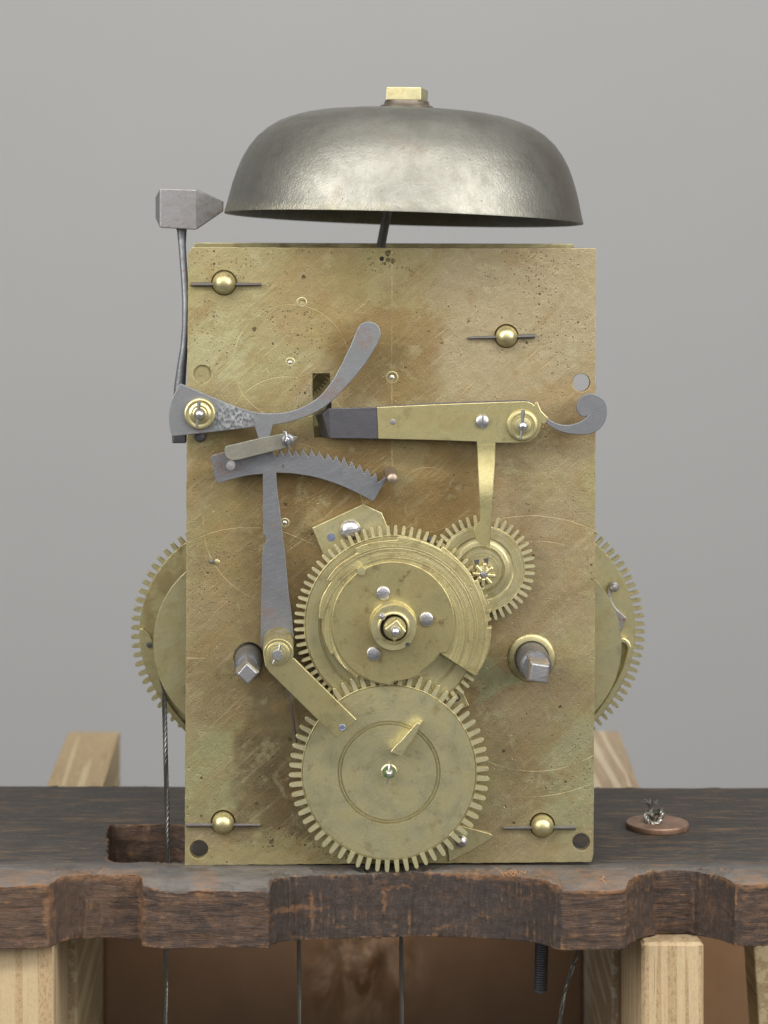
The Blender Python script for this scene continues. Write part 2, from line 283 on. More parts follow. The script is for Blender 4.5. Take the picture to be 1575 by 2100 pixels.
def m_kraft():
    t = NT('brown kraft board'); P = t.P; n = t.noise(P, .006, 5, .65); c = t.mix(t.sm(n, .3, .7), (.18, .10, .052), (.15, .083, .042))
    w = t.blob(775, 2340, 120, 130, soft=.7); f = t.noise(P, (.012, .012, .006), 6, .65, 1.2)
    c = t.mix(t.ma('MULTIPLY', w, t.sm(f, .42, .62, 0, .8)), c, (.36, .24, .15))  # lighter crumple: its sheen painted into the colour, with some wear
    return t.out(c, .34, 0.0, t.bump(t.noise(P, .03, 4, .7), .3, 1.0), .4)
MKR = m_kraft()
MCO = m_simple('worn copper', (.25, .155, .105), .5, .6, .22, .05, .3)
MCB = m_simple('steel wire strand', (.16, .157, .14), .33, .85, .3, .3, .2)
MCD = m_simple('dull wire strand', (.13, .12, .105), .5, .7, .3, .3, .2)
MBG = m_simple('grey studio paper', (.33, .329, .328), .9, 0, .01, .0006, .0)
MVD = m_simple('verdigris', (.09, .15, .055), .7, .1, .4, .3, .5)
MTB = m_simple('grey table', (.30, .30, .29), .8)
MBLU = m_simple('blued steel', (.16, .18, .25), .45, .6, .2, .2)

# ------------------------------------------------------------------ geometry helpers (drawing units)
def kf(d): return (D+d)/D
def U(x, y, d):                 # point seen at (x, y) on the plate's plane, lying at depth d -> drawing coords (X, d, Z)
    k = kf(d); return Vector((VX+(x-VX)*k-800, d, 1775-(VY+(y-VY)*k)))
def A(x, y, d): return Vector((x-800, d, 1775-y))   # true position
WL = {}
def mesh_obj(name, verts, faces, mat, parent=None, org=None, smooth=True, ang=35):
    vs = np.array([tuple(v) for v in verts], dtype=float)
    if org is None: org = (vs.min(0)+vs.max(0))/2
    org = np.array(tuple(org), dtype=float)
    me = bpy.data.meshes.new(name); me.from_pydata(((vs-org)*S).tolist(), [], faces); me.validate(); me.update()
    fix(me, smooth, ang); me.materials.append(mat)
    return link(name, me, org, parent)
def fix(me, smooth=True, ang=35):
    bm = bmesh.new(); bm.from_mesh(me); bmesh.ops.remove_doubles(bm, verts=bm.verts, dist=1e-7)
    bmesh.ops.recalc_face_normals(bm, faces=bm.faces); bm.to_mesh(me); bm.free()
    if smooth:
        me.polygons.foreach_set('use_smooth', [True]*len(me.polygons)); me.set_sharp_from_angle(angle=R_(ang))
def link(name, me, org, parent=None):
    o = bpy.data.objects.new(name, me); COL.objects.link(o)
    if isinstance(parent, str): parent = bpy.data.objects[parent]
    w = Vector(tuple(org))*S; WL[o.name] = w
    o.location = w-(WL[parent.name] if parent else Vector((0, 0, 0))); o.parent = parent
    return o
def empty(name, org, label, cat, group=None):
    o = bpy.data.objects.new(name, None); COL.objects.link(o); o.empty_display_size = .01
    w = Vector(tuple(org))*S; o.location = w; WL[o.name] = w; o['label'] = label; o['category'] = cat
    if group: o['group'] = group
    return o
def tag(o, label, cat=None, group=None):
    o['label'] = label
    if cat: o['category'] = cat
    if group: o['group'] = group
    return o

def cr(pts, n=6, closed=True):
    """smooth line through points; a third element marks a sharp corner"""
    out = []; N = len(pts); rng = N if closed else N-1
    P = [Vector(p[:2]) for p in pts]; sh = [len(p) > 2 for p in pts]
    for i in range(rng):
        j = (i+1) % N; a, b = P[i], P[j]
        m0 = (b-a) if (sh[i] or (not closed and i == 0)) else (b-P[i-1])/2
        m1 = (b-a) if (sh[j] or (not closed and j == N-1)) else (P[(j+1) % N]-a)/2
        for s in range(n):
            t = s/n; t2 = t*t; t3 = t2*t
            out.append(tuple((2*t3-3*t2+1)*a+(t3-2*t2+t)*m0+(-2*t3+3*t2)*b+(t3-t2)*m1))
            if sh[i] and sh[j]: break
    if not closed: out.append(tuple(P[-1]))
    return out
def circ(cx, cy, r, n=32, a0=0): return [(cx+r*math.cos(a0+2*PI*i/n), cy+r*math.sin(a0+2*PI*i/n)) for i in range(n)]
def rough_poly(pts, step=14, amp=.5, seed=0):
    out = []
    for i in range(len(pts)):
        a = Vector(pts[i]); b = Vector(pts[(i+1) % len(pts)]); L = (b-a).length; n = max(1, int(L/step))
        nr = Vector((-(b-a).y, (b-a).x)).normalized() if L > 0 else Vector((0, 0))
        for k in range(n):
            p = a.lerp(b, k/n)
            if k: p = p+nr*amp*mn.noise(Vector((p.x*.09+seed, p.y*.09, seed)))*1.6
            out.append(tuple(p))
    return out
def slab(loops, d, th, bev=1.2, true=False):
    """verts, faces of a flat piece whose front lies at depth d, th thick, with softened edges"""
    cu = bpy.data.curves.new('c', 'CURVE'); cu.dimensions = '2D'; cu.fill_mode = 'BOTH'
    for lp in loops:
        sp = cu.splines.new('POLY'); sp.points.add(len(lp)-1); sp.use_cyclic_u = True
        for p, q in zip(sp.points, lp):
            v = A(q[0], q[1], d) if true else U(q[0], q[1], d); p.co = (v.x, v.z, 0, 1)
    cu.extrude = max(th/2-bev, .01); cu.bevel_depth = bev; cu.bevel_resolution = 1; cu.offset = -bev
    ob = bpy.data.objects.new('c', cu); COL.objects.link(ob)
    dg = bpy.context.evaluated_depsgraph_get(); me = bpy.data.meshes.new_from_object(ob.evaluated_get(dg))
    vs = [(v.co.x, d+th/2-v.co.z, v.co.y) for v in me.vertices]; fs = [tuple(p.vertices) for p in me.polygons]
    bpy.data.objects.remove(ob); bpy.data.curves.remove(cu); bpy.data.meshes.remove(me)
    return vs, fs
def plate(name, loops, d, th, mat, parent=None, bev=1.2, true=False, org=None):
    vs, fs = slab(loops, d, th, bev, true); return mesh_obj(name, vs, fs, mat, parent, org, ang=16)
def lathe(name, prof, c, mat, parent=None, n=48, M=None, wob=0.0):
    """prof: (radius, height along the axis); axis points to the camera (-Y) unless M is given; c in drawing coords"""
    if M is None: M = Matrix.Rotation(PI/2, 3, 'X')
    vs, fs = [], []
    for r, h in prof:
        for i in range(n):
            a = 2*PI*i/n; rr = r*(1+wob*mn.noise(Vector((math.cos(a)*3, math.sin(a)*3, h*.1))))
            vs.append(Vector(c)+M @ Vector((rr*math.cos(a), rr*math.sin(a), h)))
    for j in range(len(prof)-1):
        for i in range(n): fs.append((j*n+i, j*n+(i+1) % n, (j+1)*n+(i+1) % n, (j+1)*n+i))
    if prof[0][0] > 1e-6: fs.append(tuple(range(n-1, -1, -1)))
    if prof[-1][0] > 1e-6: fs.append(tuple((len(prof)-1)*n+i for i in range(n)))
    return mesh_obj(name, vs, fs, mat, parent, c)
def tube_g(pts, rad, sides=8, cap=True):
    P = [Vector(p) for p in pts]; vs, fs = [], []
    if not isinstance(rad, (list, tuple)): rad = [rad]*len(P)
    u = None
    for i, p in enumerate(P):
        t = (P[min(i+1, len(P)-1)]-P[max(i-1, 0)]).normalized()
        if u is None: u = t.orthogonal().normalized()
        u = (u-t*u.dot(t)).normalized(); w = t.cross(u)
        for s in range(sides):
            a = 2*PI*s/sides; vs.append(p+(u*math.cos(a)+w*math.sin(a))*rad[i])
    for i in range(len(P)-1):
        for s in range(sides): fs.append((i*sides+s, i*sides+(s+1) % sides, (i+1)*sides+(s+1) % sides, (i+1)*sides+s))
    if cap: fs.append(tuple(range(sides-1, -1, -1))); fs.append(tuple((len(P)-1)*sides+s for s in range(sides)))
    return vs, fs
def tube(name, pts, rad, mat, parent=None, sides=10):
    vs, fs = tube_g(pts, rad, sides); return mesh_obj(name, vs, fs, mat, parent)
def merge(parts):
    vs, fs = [], []
    for v, f in parts:
        k = len(vs); vs += [tuple(q) for q in v]; fs += [tuple(i+k for i in q) for q in f]
    return vs, fs
def rope_g(pts, R=5.0, strands=6, pitch=34, step=3.0, sides=5):
    P = [Vector(p) for p in pts]; cum = [0]
    for i in range(1, len(P)): cum.append(cum[-1]+(P[i]-P[i-1]).length)
    L = cum[-1]; n = max(3, int(L/step)); cen = []; j = 0
    for i in range(n+1):
        s = L*i/n
        while j < len(P)-2 and cum[j+1] < s: j += 1
        cen.append(P[j].lerp(P[j+1], (s-cum[j])/max(1e-6, cum[j+1]-cum[j])))
    fr = []; u = None
    for i in range(n+1):
        t = (cen[min(i+1, n)]-cen[max(i-1, 0)]).normalized()
        if u is None: u = t.orthogonal().normalized()
        u = (u-t*u.dot(t)).normalized(); fr.append((u.copy(), t.cross(u)))
    rs = R*.40; out = []
    for k in range(strands):
        line = []
        for i in range(n+1):
            a = 2*PI*(k/strands+(L*i/n)/pitch); line.append(cen[i]+(fr[i][0]*math.cos(a)+fr[i][1]*math.sin(a))*(R-rs))
        out.append(tube_g(line, rs, sides))
    return merge(out)
def screw(name, x, y, d, R, h, slot, ang, mat, parent, dome=.6):
    """slotted screw head standing h proud of depth d"""
    vs, fs = [], []; rows = []; k = kf(d); c = U(x, y, d); ca, sa = math.cos(R_(ang)), math.sin(R_(ang)); R *= k
    m = 9; hv = [R*math.sin(PI/2*i/m) for i in range(m+1)]; pos = [v for v in hv if v > slot+.4]
    vals = [(-v, 0) for v in reversed(pos)]+[(-slot, 0), (-slot, 1), (slot, 1), (slot, 0)]+[(v, 0) for v in pos]; nu = 14
    for v, fl in vals:
        w = math.sqrt(max(0.0, R*R-v*v)); row = []
        for i in range(-1, nu+2):
            tt = min(max(i/nu, 0), 1)*2-1; u = w*math.sin(PI/2*tt)
            q = min(1, (u*u+v*v)/(R*R)); H = h*(1-dome+dome*math.sqrt(max(0, 1-q)))
            if fl: H = h*.35
            if i < 0 or i > nu: H = -1.0
            row.append(len(vs)); vs.append((c.x+u*ca-v*sa, d-H, c.z+u*sa+v*ca))
        rows.append(row)
    for a, b in zip(rows, rows[1:]):
        for i in range(len(a)-1): fs.append((a[i], a[i+1], b[i+1], b[i]))
    return mesh_obj(name, vs, fs, mat, parent, c, ang=40)
def box_g(c, sx, sy, sz, M=None, taper=None):
    vs = []
    for z in (-1, 1):
        for y in (-1, 1):
            for x in (-1, 1):
                v = Vector((x*sx/2, y*sy/2, z*sz/2)); vs.append(Vector(c)+(M @ v if M else v))
    return vs, [(0, 1, 3, 2), (4, 6, 7, 5), (0, 4, 5, 1), (2, 3, 7, 6), (0, 2, 6, 4), (1, 5, 7, 3)]
def soft(o, w=1.0, seg=2):
    m = o.modifiers.new('bevel', 'BEVEL'); m.width = w*S; m.segments = seg; m.limit_method = 'ANGLE'; m.angle_limit = R_(30)
    return o

# ================================================================== setting
bg = mesh_obj('studio_backdrop', [(-9000, 8000, -9500), (9000, 8000, -9500), (9000, 8000, 12000), (-9000, 8000, 12000)], [(0, 1, 2, 3)], MBG, smooth=False)
bg['kind'] = 'structure'; bg['label'] = 'plain grey paper backdrop'
fl = mesh_obj('table_surface', [(-3500, -900, -1000), (3500, -900, -1000), (3500, 2300, -1000), (-3500, 2300, -1000)], [(0, 1, 2, 3)], MTB, smooth=False)
fl['kind'] = 'structure'; fl['label'] = 'grey work table top under the stand'

# ------------------------------------------------------------------ seat board
def bpt(x, y):
    r = (y-VY)/(1775-VY); d = D/r-D; return (VX+(x-VX)/r-800, d)
front = [(-130, 1813), (0, 1813), (60, 1812), (100, 1811), (112, 1806), (124, 1799), (150, 1794), (200, 1793), (262, 1793), (284, 1794), (290, 1799), (294, 1808),
         (330, 1811), (430, 1811), (520, 1811), (552, 1812), (557, 1806), (572, 1800), (600, 1797), (660, 1795), (760, 1792), (860, 1789), (960, 1792), (1040, 1795), (1090, 1800), (1120, 1806), (1136, 1813),
         (1150, 1815), (1200, 1815), (1270, 1814), (1284, 1812), (1290, 1804), (1306, 1796), (1330, 1789), (1345, 1785), (1410, 1784), (1440, 1789), (1475, 1796), (1496, 1803), (1506, 1808),
         (1530, 1809), (1575, 1807), (1700, 1807)]
outer = [bpt(*p) for p in front]
outer[0] = (-960, outer[1][1]); outer[-1] = (980, outer[-2][1])
back = [(980, 690)]+[(x, 690+8*mn.noise(Vector((x*.01, 0, 3)))-((x-0)*.012)) for x in range(940, -960, -60)]+[(-960, 700)]
outer += back
hole = [bpt(*p) for p in [(222, 1763), (236, 1768), (260, 1769), (300, 1767), (345, 1770), (372, 1769), (391, 1760), (393, 1715), (388, 1697), (360, 1691), (300, 1692), (228, 1691), (219, 1700)]]
coin_hole = [(600+(1348-600)*kf(310)-800+9*math.cos(a*PI/4), 310+9*math.sin(a*PI/4)) for a in range(8)]
cu = bpy.data.curves.new('c', 'CURVE'); cu.dimensions = '2D'; cu.fill_mode = 'BOTH'
for lp in (outer, hole, coin_hole):
    sp = cu.splines.new('POLY'); sp.points.add(len(lp)-1); sp.use_cyclic_u = True
    for p, q in zip(sp.points, lp): p.co = (q[0], q[1], 0, 1)
cu.extrude = 65
ob = bpy.data.objects.new('c', cu); COL.objects.link(ob)
dg = bpy.context.evaluated_depsgraph_get(); me = bpy.data.meshes.new_from_object(ob.evaluated_get(dg)); bpy.data.objects.remove(ob)
bm = bmesh.new(); bm.from_mesh(me); bmesh.ops.remove_doubles(bm, verts=bm.verts, dist=.01); bmesh.ops.recalc_face_normals(bm, faces=bm.faces); bm.to_mesh(me); bm.free()
ob = bpy.data.objects.new('c', me); COL.objects.link(ob)
rm = ob.modifiers.new('r', 'REMESH'); rm.mode = 'VOXEL'; rm.voxel_size = 3.4; rm.use_smooth_shade = True
dg = bpy.context.evaluated_depsgraph_get(); me2 = bpy.data.meshes.new_from_object(ob.evaluated_get(dg)); bpy.data.objects.remove(ob)
n = len(me2.vertices); cv = np.empty(n*3); me2.vertices.foreach_get('co', cv); cv = cv.reshape(-1, 3)
nv = np.empty(n*3); me2.vertices.foreach_get('normal', nv); nv = nv.reshape(-1, 3)
side = np.abs(nv[:, 2]) < .8
for i in range(n):
    x, y, z = cv[i]
    if side[i] or z > 40 and y < -20:
        vert = (-690 < x < -585) or (-245 < x < 336) or (484 < x < 535) or (615 < x < 700)
        if vert: q = Vector((x*.055+.37, y*.02+.21, z*.004+.63))
        else: q = Vector((x*.008+.37, y*.013+.21, z*.043+.41))
        dsp = 3.2*mn.noise(q)+2.6*mn.noise(q*2.7)+1.6*mn.noise(Vector((x, y, z))*.07)+2.2*mn.noise(Vector((x, y, z))*.025)
        if -620 < x < -510 and side[i]: dsp += 5.0*mn.noise(Vector((x*.05, y*.05, z*.035)))
        if x < -690 and side[i]: dsp += 4.0*mn.noise(Vector((x, y, z))*.03)
    else: dsp = 1.0*mn.noise(Vector((x*.004, y*.02, 0)))
    cv[i] += nv[i]*dsp
    # rounded shoulders of the blocks left standing between the cut-outs
    if y < -60 and z > 20 and not (-245 < x < 336):
        s = max(0.0, min(1.0, (-(y)-85)/55.0)); cv[i][2] -= (z-20)/45*(22 if -510 < x < -245 else 12 if x > 300 else 5)*s*s*(1+.5*mn.noise(Vector((x*.02, 0, 0))))
cv[:, 2] -= 65.0
me2.vertices.foreach_set('co', (cv*S).ravel()); me2.update(); me2.materials.clear(); me2.materials.append(MOW)
board = bpy.data.objects.new('seat_board', me2); COL.objects.link(board)
tag(board, 'dark weathered wooden seat board with scalloped front edge carrying the clock movement', 'board')
WL[board.name] = Vector((0, 0, 0))
# splinters on the front lip
parts = []
for cx, cy, k in ((1062, 1797, 12), (1046, 1796, 6), (1242, 1809, 4)):
    for i in range(k):
        X, d = bpt(cx+random.uniform(-14, 14), cy+random.uniform(-5, 4)); a = random.uniform(0, PI); L = random.uniform(8, 22)
        parts.append(tube_g([(X, d, 1), (X+L*.5*math.cos(a), d+L*.15, 3+L*.2), (X+L*math.cos(a), d+L*.3*math.sin(a), 4+L*.45*random.random())], [1.0, .8, .3], 4))
sp = mesh_obj('splinters', *merge(parts), m_simple('torn oak fibre', (.30, .15, .07), .8), board.name); sp['kind'] = 'stuff'
WL[board.name] = Vector((0, 0, 0))

# ------------------------------------------------------------------ wooden stand below
def beam(name, xl0, xr0, d0, xl1, xr1, d1, yt, yb, mat, label, cat, group, chamfer=4, parent=None):
    vs = [A(xl0, yt, d0), A(xr0, yt, d0), A(xr1, yt, d1), A(xl1, yt, d1), A(xl0, yb, d0), A(xr0, yb, d0), A(xr1, yb, d1), A(xl1, yb, d1)]
    o = mesh_obj(name, vs, [(0, 1, 2, 3), (7, 6, 5, 4), (0, 4, 5, 1), (1, 5, 6, 2), (2, 6, 7, 3), (3, 7, 4, 0)], mat, parent, smooth=False)
    soft(o, chamfer, 1)
    if label: tag(o, label, cat, group)
    return o
G = 'wooden posts of the stand'
beam('wooden_post', -26, 119, -100, -26, 119, 243, 1907, 2775, MPL, 'pale plywood post under the left front corner of the board', 'post', G, 3)
beam('wooden_post', 1304, 1429, -92, 1308, 1436, 270, 1907, 2775, MPL, 'pale plywood post with chamfered top under the right cut-out of the board', 'post', G, 6)
beam('wooden_rail', -26, 119, 470, -26, 119, 1920, 1907, 2775, MPG, 'pale wooden rail running back behind the left end of the board', 'rail', 'rails behind the board')
beam('wooden_rail', 1313, 1441, 470, 1368, 1511, 1920, 1905, 2775, MPS, 'streaked pine rail running back behind the right of the clock plate', 'rail', 'rails behind the board')
beam('gap_filler', -10, 100, 246, -10, 100, 467, 1920, 2775, MKR, 'added dark filler in the gap between post and rail at the left', 'block', 'gap fillers')  # added dark blocks, so the gaps between posts and rails read dark
beam('gap_filler', 1322, 1420, 273, 1326, 1425, 467, 1920, 2775, MKR, 'added dark filler in the gap between post and rail at the right', 'block', 'gap fillers')
# leaning brace at the right edge
vs = [A(1620, 1890, 500), A(1800, 1890, 500), A(1800, 1890, 640), A(1620, 1890, 640), A(1680, 2775, 500), A(1860, 2775, 500), A(1860, 2775, 640), A(1680, 2775, 640)]
o = mesh_obj('wooden_brace', vs, [(0, 1, 2, 3), (7, 6, 5, 4), (0, 4, 5, 1), (1, 5, 6, 2), (2, 6, 7, 3), (3, 7, 4, 0)], MPG, smooth=False); soft(o, 4)
tag(o, 'leaning wooden brace cut off by the right edge of the picture', 'brace')
# brown board between the rails, creased near the top
def panel(x0, x1, name, label, crease):
    nx, nz = int((x1-x0)/12), 80; vs, fs = [], []
    for j in range(nz+1):
        for i in range(nx+1):
            x = x0+(x1-x0)*i/nx; y = 1916+(2775-1916)*j/nz; q = Vector((x*.003, y*.003, 1.3)); dd = 6*mn.noise(q)
            if crease:
                w = math.exp(-((x-745)/150)**2-((y-2290)/110)**2) if False else math.exp(-((x-760)/125)**2-((y-2330)/130)**2)
                q = Vector((x*.011+y*.004, y*.0055, 5)); dd -= 60*w*(.6-abs(mn.noise(q)))+22*w*abs(mn.noise(q*2.6))
            vs.append(A(x, y, 1225+dd))
    for j in range(nz):
        for i in range(nx): a = j*(nx+1)+i; fs.append((a, a+1, a+nx+2, a+nx+1))
    o = mesh_obj(name, vs, fs, MKR, ang=180); m = o.modifiers.new('s', 'SOLIDIFY'); m.thickness = 8*S
    return tag(o, label, 'panel')
panel(122, 1334, 'brown_panel', 'creased brown kraft panel behind the cables under the board', True)
panel(1500, 2000, 'brown_panel', 'narrow strip of brown panel right of the chamfered post', False)

# ================================================================== clock movement
CM = empty('clock_movement', (0, 0, 0), 'old brass longcase clock movement with a bell on top, standing on the dark board', 'clock movement')

# front plate with its holes
slot = [(641, 766), (677, 766), (678, 800), (680, 830), (681, 897), (645, 897), (643, 860), (641, 800)]
holes = [slot, circ(1192, 785, 18.5), circ(415, 767, 18.5, 40), circ(408, 1742, 19), circ(1192, 1727, 18),
         circ(510, 1348, 31), circ(795, 520, 5.4, 14), circ(783, 531, 4.8, 12), circ(795.5, 533, 4.2, 12), circ(805.5, 536, 4.5, 12), circ(789, 541, 2.8, 10),
         circ(619, 620, 3.4, 12), circ(595, 743, 5, 14), circ(804, 774, 6, 14), circ(584, 1072, 6, 14), circ(412, 898, 9, 16)]
PIL = [(459, 581, 24.5), (1040, 691, 23), (457, 1692, 23.5), (1114, 1698, 24)]
for x_, y_, r_ in PIL:
    q_ = U(x_, y_, -20); holes.append(circ(q_.x+800, 1775-q_.z-.7, r_+1.6, 40))
op = [(393, 507), (1222, 509), (1223, 515), (1220, 1330), (1217, 1752), (1213, 1768), (379, 1775), (379, 1690), (383, 900), (386, 520)]
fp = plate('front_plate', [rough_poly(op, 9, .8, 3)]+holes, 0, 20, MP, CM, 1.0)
lathe('hole_plug', [(18.2, -14), (18.2, -4.2), (.01, -4)], A(415, 767, 0), MBD, fp, 40)
# countersunk oil sinks round the pivot holes
def sink(x, y, r, rb, pin=None, mat=MBR):
    o = lathe('oil_sink', [(rb, -3.5), (rb+1, -3.2), (r-1.5, .35), (r, .5), (r+.8, .1), (r+.8, -1)], A(x, y, 0), mat, fp, 28)
    if pin:
        lathe('pivot', [(pin, -14), (pin, 1.2), (pin*.6, 2.4), (0.01, 2.8)], A(x, y, 0), MSP, fp, 16)
for a in ((619, 620, 10, 3.4), (595, 743, 9, 4.5, 3.6), (804, 774, 12, 6, 4.5), (584, 1072, 9, 5, 4), ): sink(*a)
lathe('pivot', [(4.5, -10), (4.5, 4), (3, 6), (.01, 6.5)], A(434, 1151, 0), MST, fp, 14)
lathe('plug', [(6.5, -6), (6.5, .7), (5.5, 1.2), (.01, 1.3)], A(445, 1153, 0), MBD, fp, 14)
lathe('steel_pin', [(12, -16), (12, 22), (9, 28), (.01, 30)], A(411, 893, 0), MSD, fp, 18)
# rear plate
bp = plate('back_plate', [[(398, 498), (1177, 500.5), (1174, 1676), (386, 1678)]], 400, 18, MBD, CM, 1.0)

# pillars with domed ends and taper pins
def pillar(x, y, R, p0, p1, r0=4.4, r1=3.2, dome=1.0):
    base = A(x, y, 0)
    q = U(x, y, -20)
    q = Vector((q.x, 0, q.z))
    pr = [(R*.9, -400), (R*1.2, -395), (R*1.2, -370), (R*.8, -350), (R*.9, -210), (R*.8, -60), (R*1.3, -45), (R*1.3, -21), (R*.97, -20.5), (R*.97, 4)]
    pr += [(R*.97*math.cos(a), 4+R*.95*dome*math.sin(a)) for a in [PI/2*i/9 for i in range(1, 9)]]+[(.01, 4+R*.95*dome)]
    o = lathe('pillar', pr, q, MPD, CM, 40)
    tube('taper_pin', [U(*p0, -6), U((p0[0]+p1[0])/2, (p0[1]+p1[1])/2, -7), U(*p1, -6)], [r0, (r0+r1)/2, r1], MPI, o)
    return o
pillar(459, 581, 24.5, (391, 583), (536, 583))
pillar(1040, 691, 23, (1097, 689), (958, 693), 4.6, 2.8)
pillar(457, 1692, 23.5, (381, 1692), (533, 1692), 4.4, 3.0)
pillar(1114, 1698, 24, (1180, 1697), (1032, 1698), 4.4, 2.8)

# ------------------------------------------------------------------ wheels
def rtrue(cx, cy, d): k = kf(d); return U(cx, cy, d), k
def tooth_mesh(w, L, th, tip=1.0):
    pts = [(-w/2-.4, -2.5), (-w/2, 0), (-w*.46, L*.6), (-w*.42, L-w*.5*tip)]
    pts += [(-w*.42*math.cos(a), L-w*.5*tip+w*.5*tip*math.sin(a)) for a in (PI*.2, PI*.35, PI*.5, PI*.65, PI*.8)]
    pts += [(w*.42, L-w*.5*tip), (w*.46, L*.6), (w/2, 0), (w/2+.4, -2.5)]
    n = len(pts); vs = []; b = .9
    for k, (dd, ins) in enumerate(((-th/2, b), (-th/2+b, 0), (th/2-b, 0), (th/2, b))):
        for x, z in pts:
            c = Vector((0, L*.45)); v = Vector((x, z))-c
            f = 1-ins/max(v.length, 1.0); f = max(f, .6); vs.append((c.x+v.x*f, dd, c.y+v.y*f))
    fs = [tuple(range(n)), tuple(range(4*n-1, 3*n-1, -1))]
    for k in range(3):
        for i in range(n): fs.append((k*n+i, k*n+(i+1) % n, (k+1)*n+(i+1) % n, (k+1)*n+i))
    me = bpy.data.meshes.new('tooth'); me.from_pydata([tuple(Vector(v)*S) for v in vs], [], fs); me.validate(); fix(me)
    return me
def wheel(name, cx, cy, d, th, rroot, rtip, nt, mat, prof=None, w=8.5, phase=0.0, keep=None, parent=None, jit=.25, tmat=None):
    """cx, cy, radii as seen; teeth are sub-parts"""
    c, k = rtrue(cx, cy, d); rr = rroot*k; rt = rtip*k
    if prof is None: prof = [(rroot*.96, 0)]
    pr = [(.01, -th), (rr-1.2, -th), (rr, -th+1.2), (rr, -1.2), (rr-1.2, 0)]+[(r*k, h) for r, h in prof]+[(.01, prof[-1][1])]
    W = lathe(name, pr, c, mat, parent or CM, 128)
    me = tooth_mesh(w*k, rt-rr, th*.86); me.materials.append(tmat or mat); first = None
    for i in range(nt):
        a = 2*PI*i/nt+phase+random.uniform(-1, 1)*.0016
        dx, dz = math.sin(a), math.cos(a)
        if keep and not keep(cx+rtip*dx): continue
        o = bpy.data.objects.new('tooth', me); COL.objects.link(o); o.parent = W
        o.location = Vector((dx*rr, th/2+random.uniform(-.5, .5), dz*rr))*S; o.rotation_euler = (0, a, 0)
        s = 1+random.uniform(-jit, jit)*.12; o.scale = (1, 1, s)
    return W
def groove(r, wd=2.0, dp=1.8): return [(r+wd, 0), (r+wd*.4, -dp), (r-wd*.4, -dp), (r-wd, 0)]
# minute wheel (bottom)
mw = wheel('minute_wheel', 798, 1584, -66, 11, 180.5, 206, 62, MMW, [(179.2, 0), (178, -2.4), (176.8, 0)]+groove(104, 1.9, 3.4)+groove(98.6, 1.9, 3.4), w=10.5, phase=.02, tmat=MTO)
lathe('arbor_socket', [(11, 0), (13, 1.5), (15, 1.5), (17, 0)], U(798, 1584, -66.5), MBR, mw, 32)
lathe('verdigris_ring', [(13.5, 0), (13, 1.4), (8, 1.8), (.01, 1.8)], U(798, 1584, -66.4), MVD, mw, 28)
lathe('arbor', [(7.5, 0), (7.5, 14), (5, 19), (2, 21), (.01, 21.3)], U(798, 1583, -67), MSP, mw, 24)
tube('cotter_pin', [U(799, 1568, -76), U(798, 1582, -80), U(795, 1600, -76), U(793.5, 1609, -72)], [2.8, 2.6, 2.2, 1.4], MSP, mw)
# upright lifting pin block on the minute wheel
def blk(name, pts_f, pts_b, df, db, mat, parent):
    vs = [U(*p, df) for p in pts_f]+[U(*p, db) for p in pts_b]; n = len(pts_f)
    fs = [tuple(range(n)), tuple(range(2*n-1, n-1, -1))]+[(i, (i+1) % n, n+(i+1) % n, n+i) for i in range(n)]
    return soft(mesh_obj(name, vs, fs, mat, parent, smooth=False), 1.5)
lift = blk('lifting_block', [(800, 1542), (823, 1552), (833, 1536), (846, 1519), (860, 1493), (862, 1485), (856, 1481), (841, 1497), (822, 1519), (812, 1528)],
    [(804, 1536), (822, 1545), (834, 1529), (852, 1508), (866, 1484), (868, 1477), (861, 1474), (846, 1490), (826, 1512), (814, 1522)], -98, -61, MBR, mw)
# hour wheel (centre, behind the snail)
hw = wheel('hour_wheel', 806, 1281, -50, 10, 183, 203, 76, MHW, [(181.6, 0), (180.4, -2.4), (179.2, 0)]+groove(152, 1.2, 2)+groove(148.5, 1.2, 2), w=8.0, phase=.03, tmat=MTO)
# pinion wheel upper right
sw = wheel('pinion_wheel', 988, 1167, -30, 9, 89, 110, 42, MSW, [(87.5, 0), (86.5, -1), (85.5, 0), (66, 0), (64, -2.0), (58, -2.5), (55, -1), (53, -.8)]+groove(46, 1.2, 1.8)+groove(43, 1.2, 1.8), w=8.0, phase=.02, tmat=MTO)
# leaves of the pinion
parts = []; c = U(992, 1179, -50)
pin = lathe('pinion', [(15, -22), (15, 0), (12, 1), (.01, 1)], U(991, 1176, -50), MBR, sw, 20)
for i in range(8):
    a = 2*PI*i/8+.1; M = Matrix.Rotation(a, 3, 'Y')
    vs, fs = box_g((0, 0, 0), 7.5, 26, 17); vs = [c+Vector((0, 10, 0))+M @ (v+Vector((0, 0, 15.5))) for v in vs]
    soft(mesh_obj('pinion_leaf', vs, fs, MBR, sw, smooth=False), 2.2)
lathe('pivot', [(7, -8), (7, 1), (5, 3), (.01, 3.4)], U(992, 1178.5, -52), MSP, sw, 20)
for p in ((978, 1153), (997, 1150)):
    plate('crossing_gap', [[(p[0]-6, p[1]-4), (p[0]+5, p[1]-6), (p[0]+3, p[1]+9), (p[0]-3, p[1]+7)]], -30.6, 2, MSD, sw, .2)

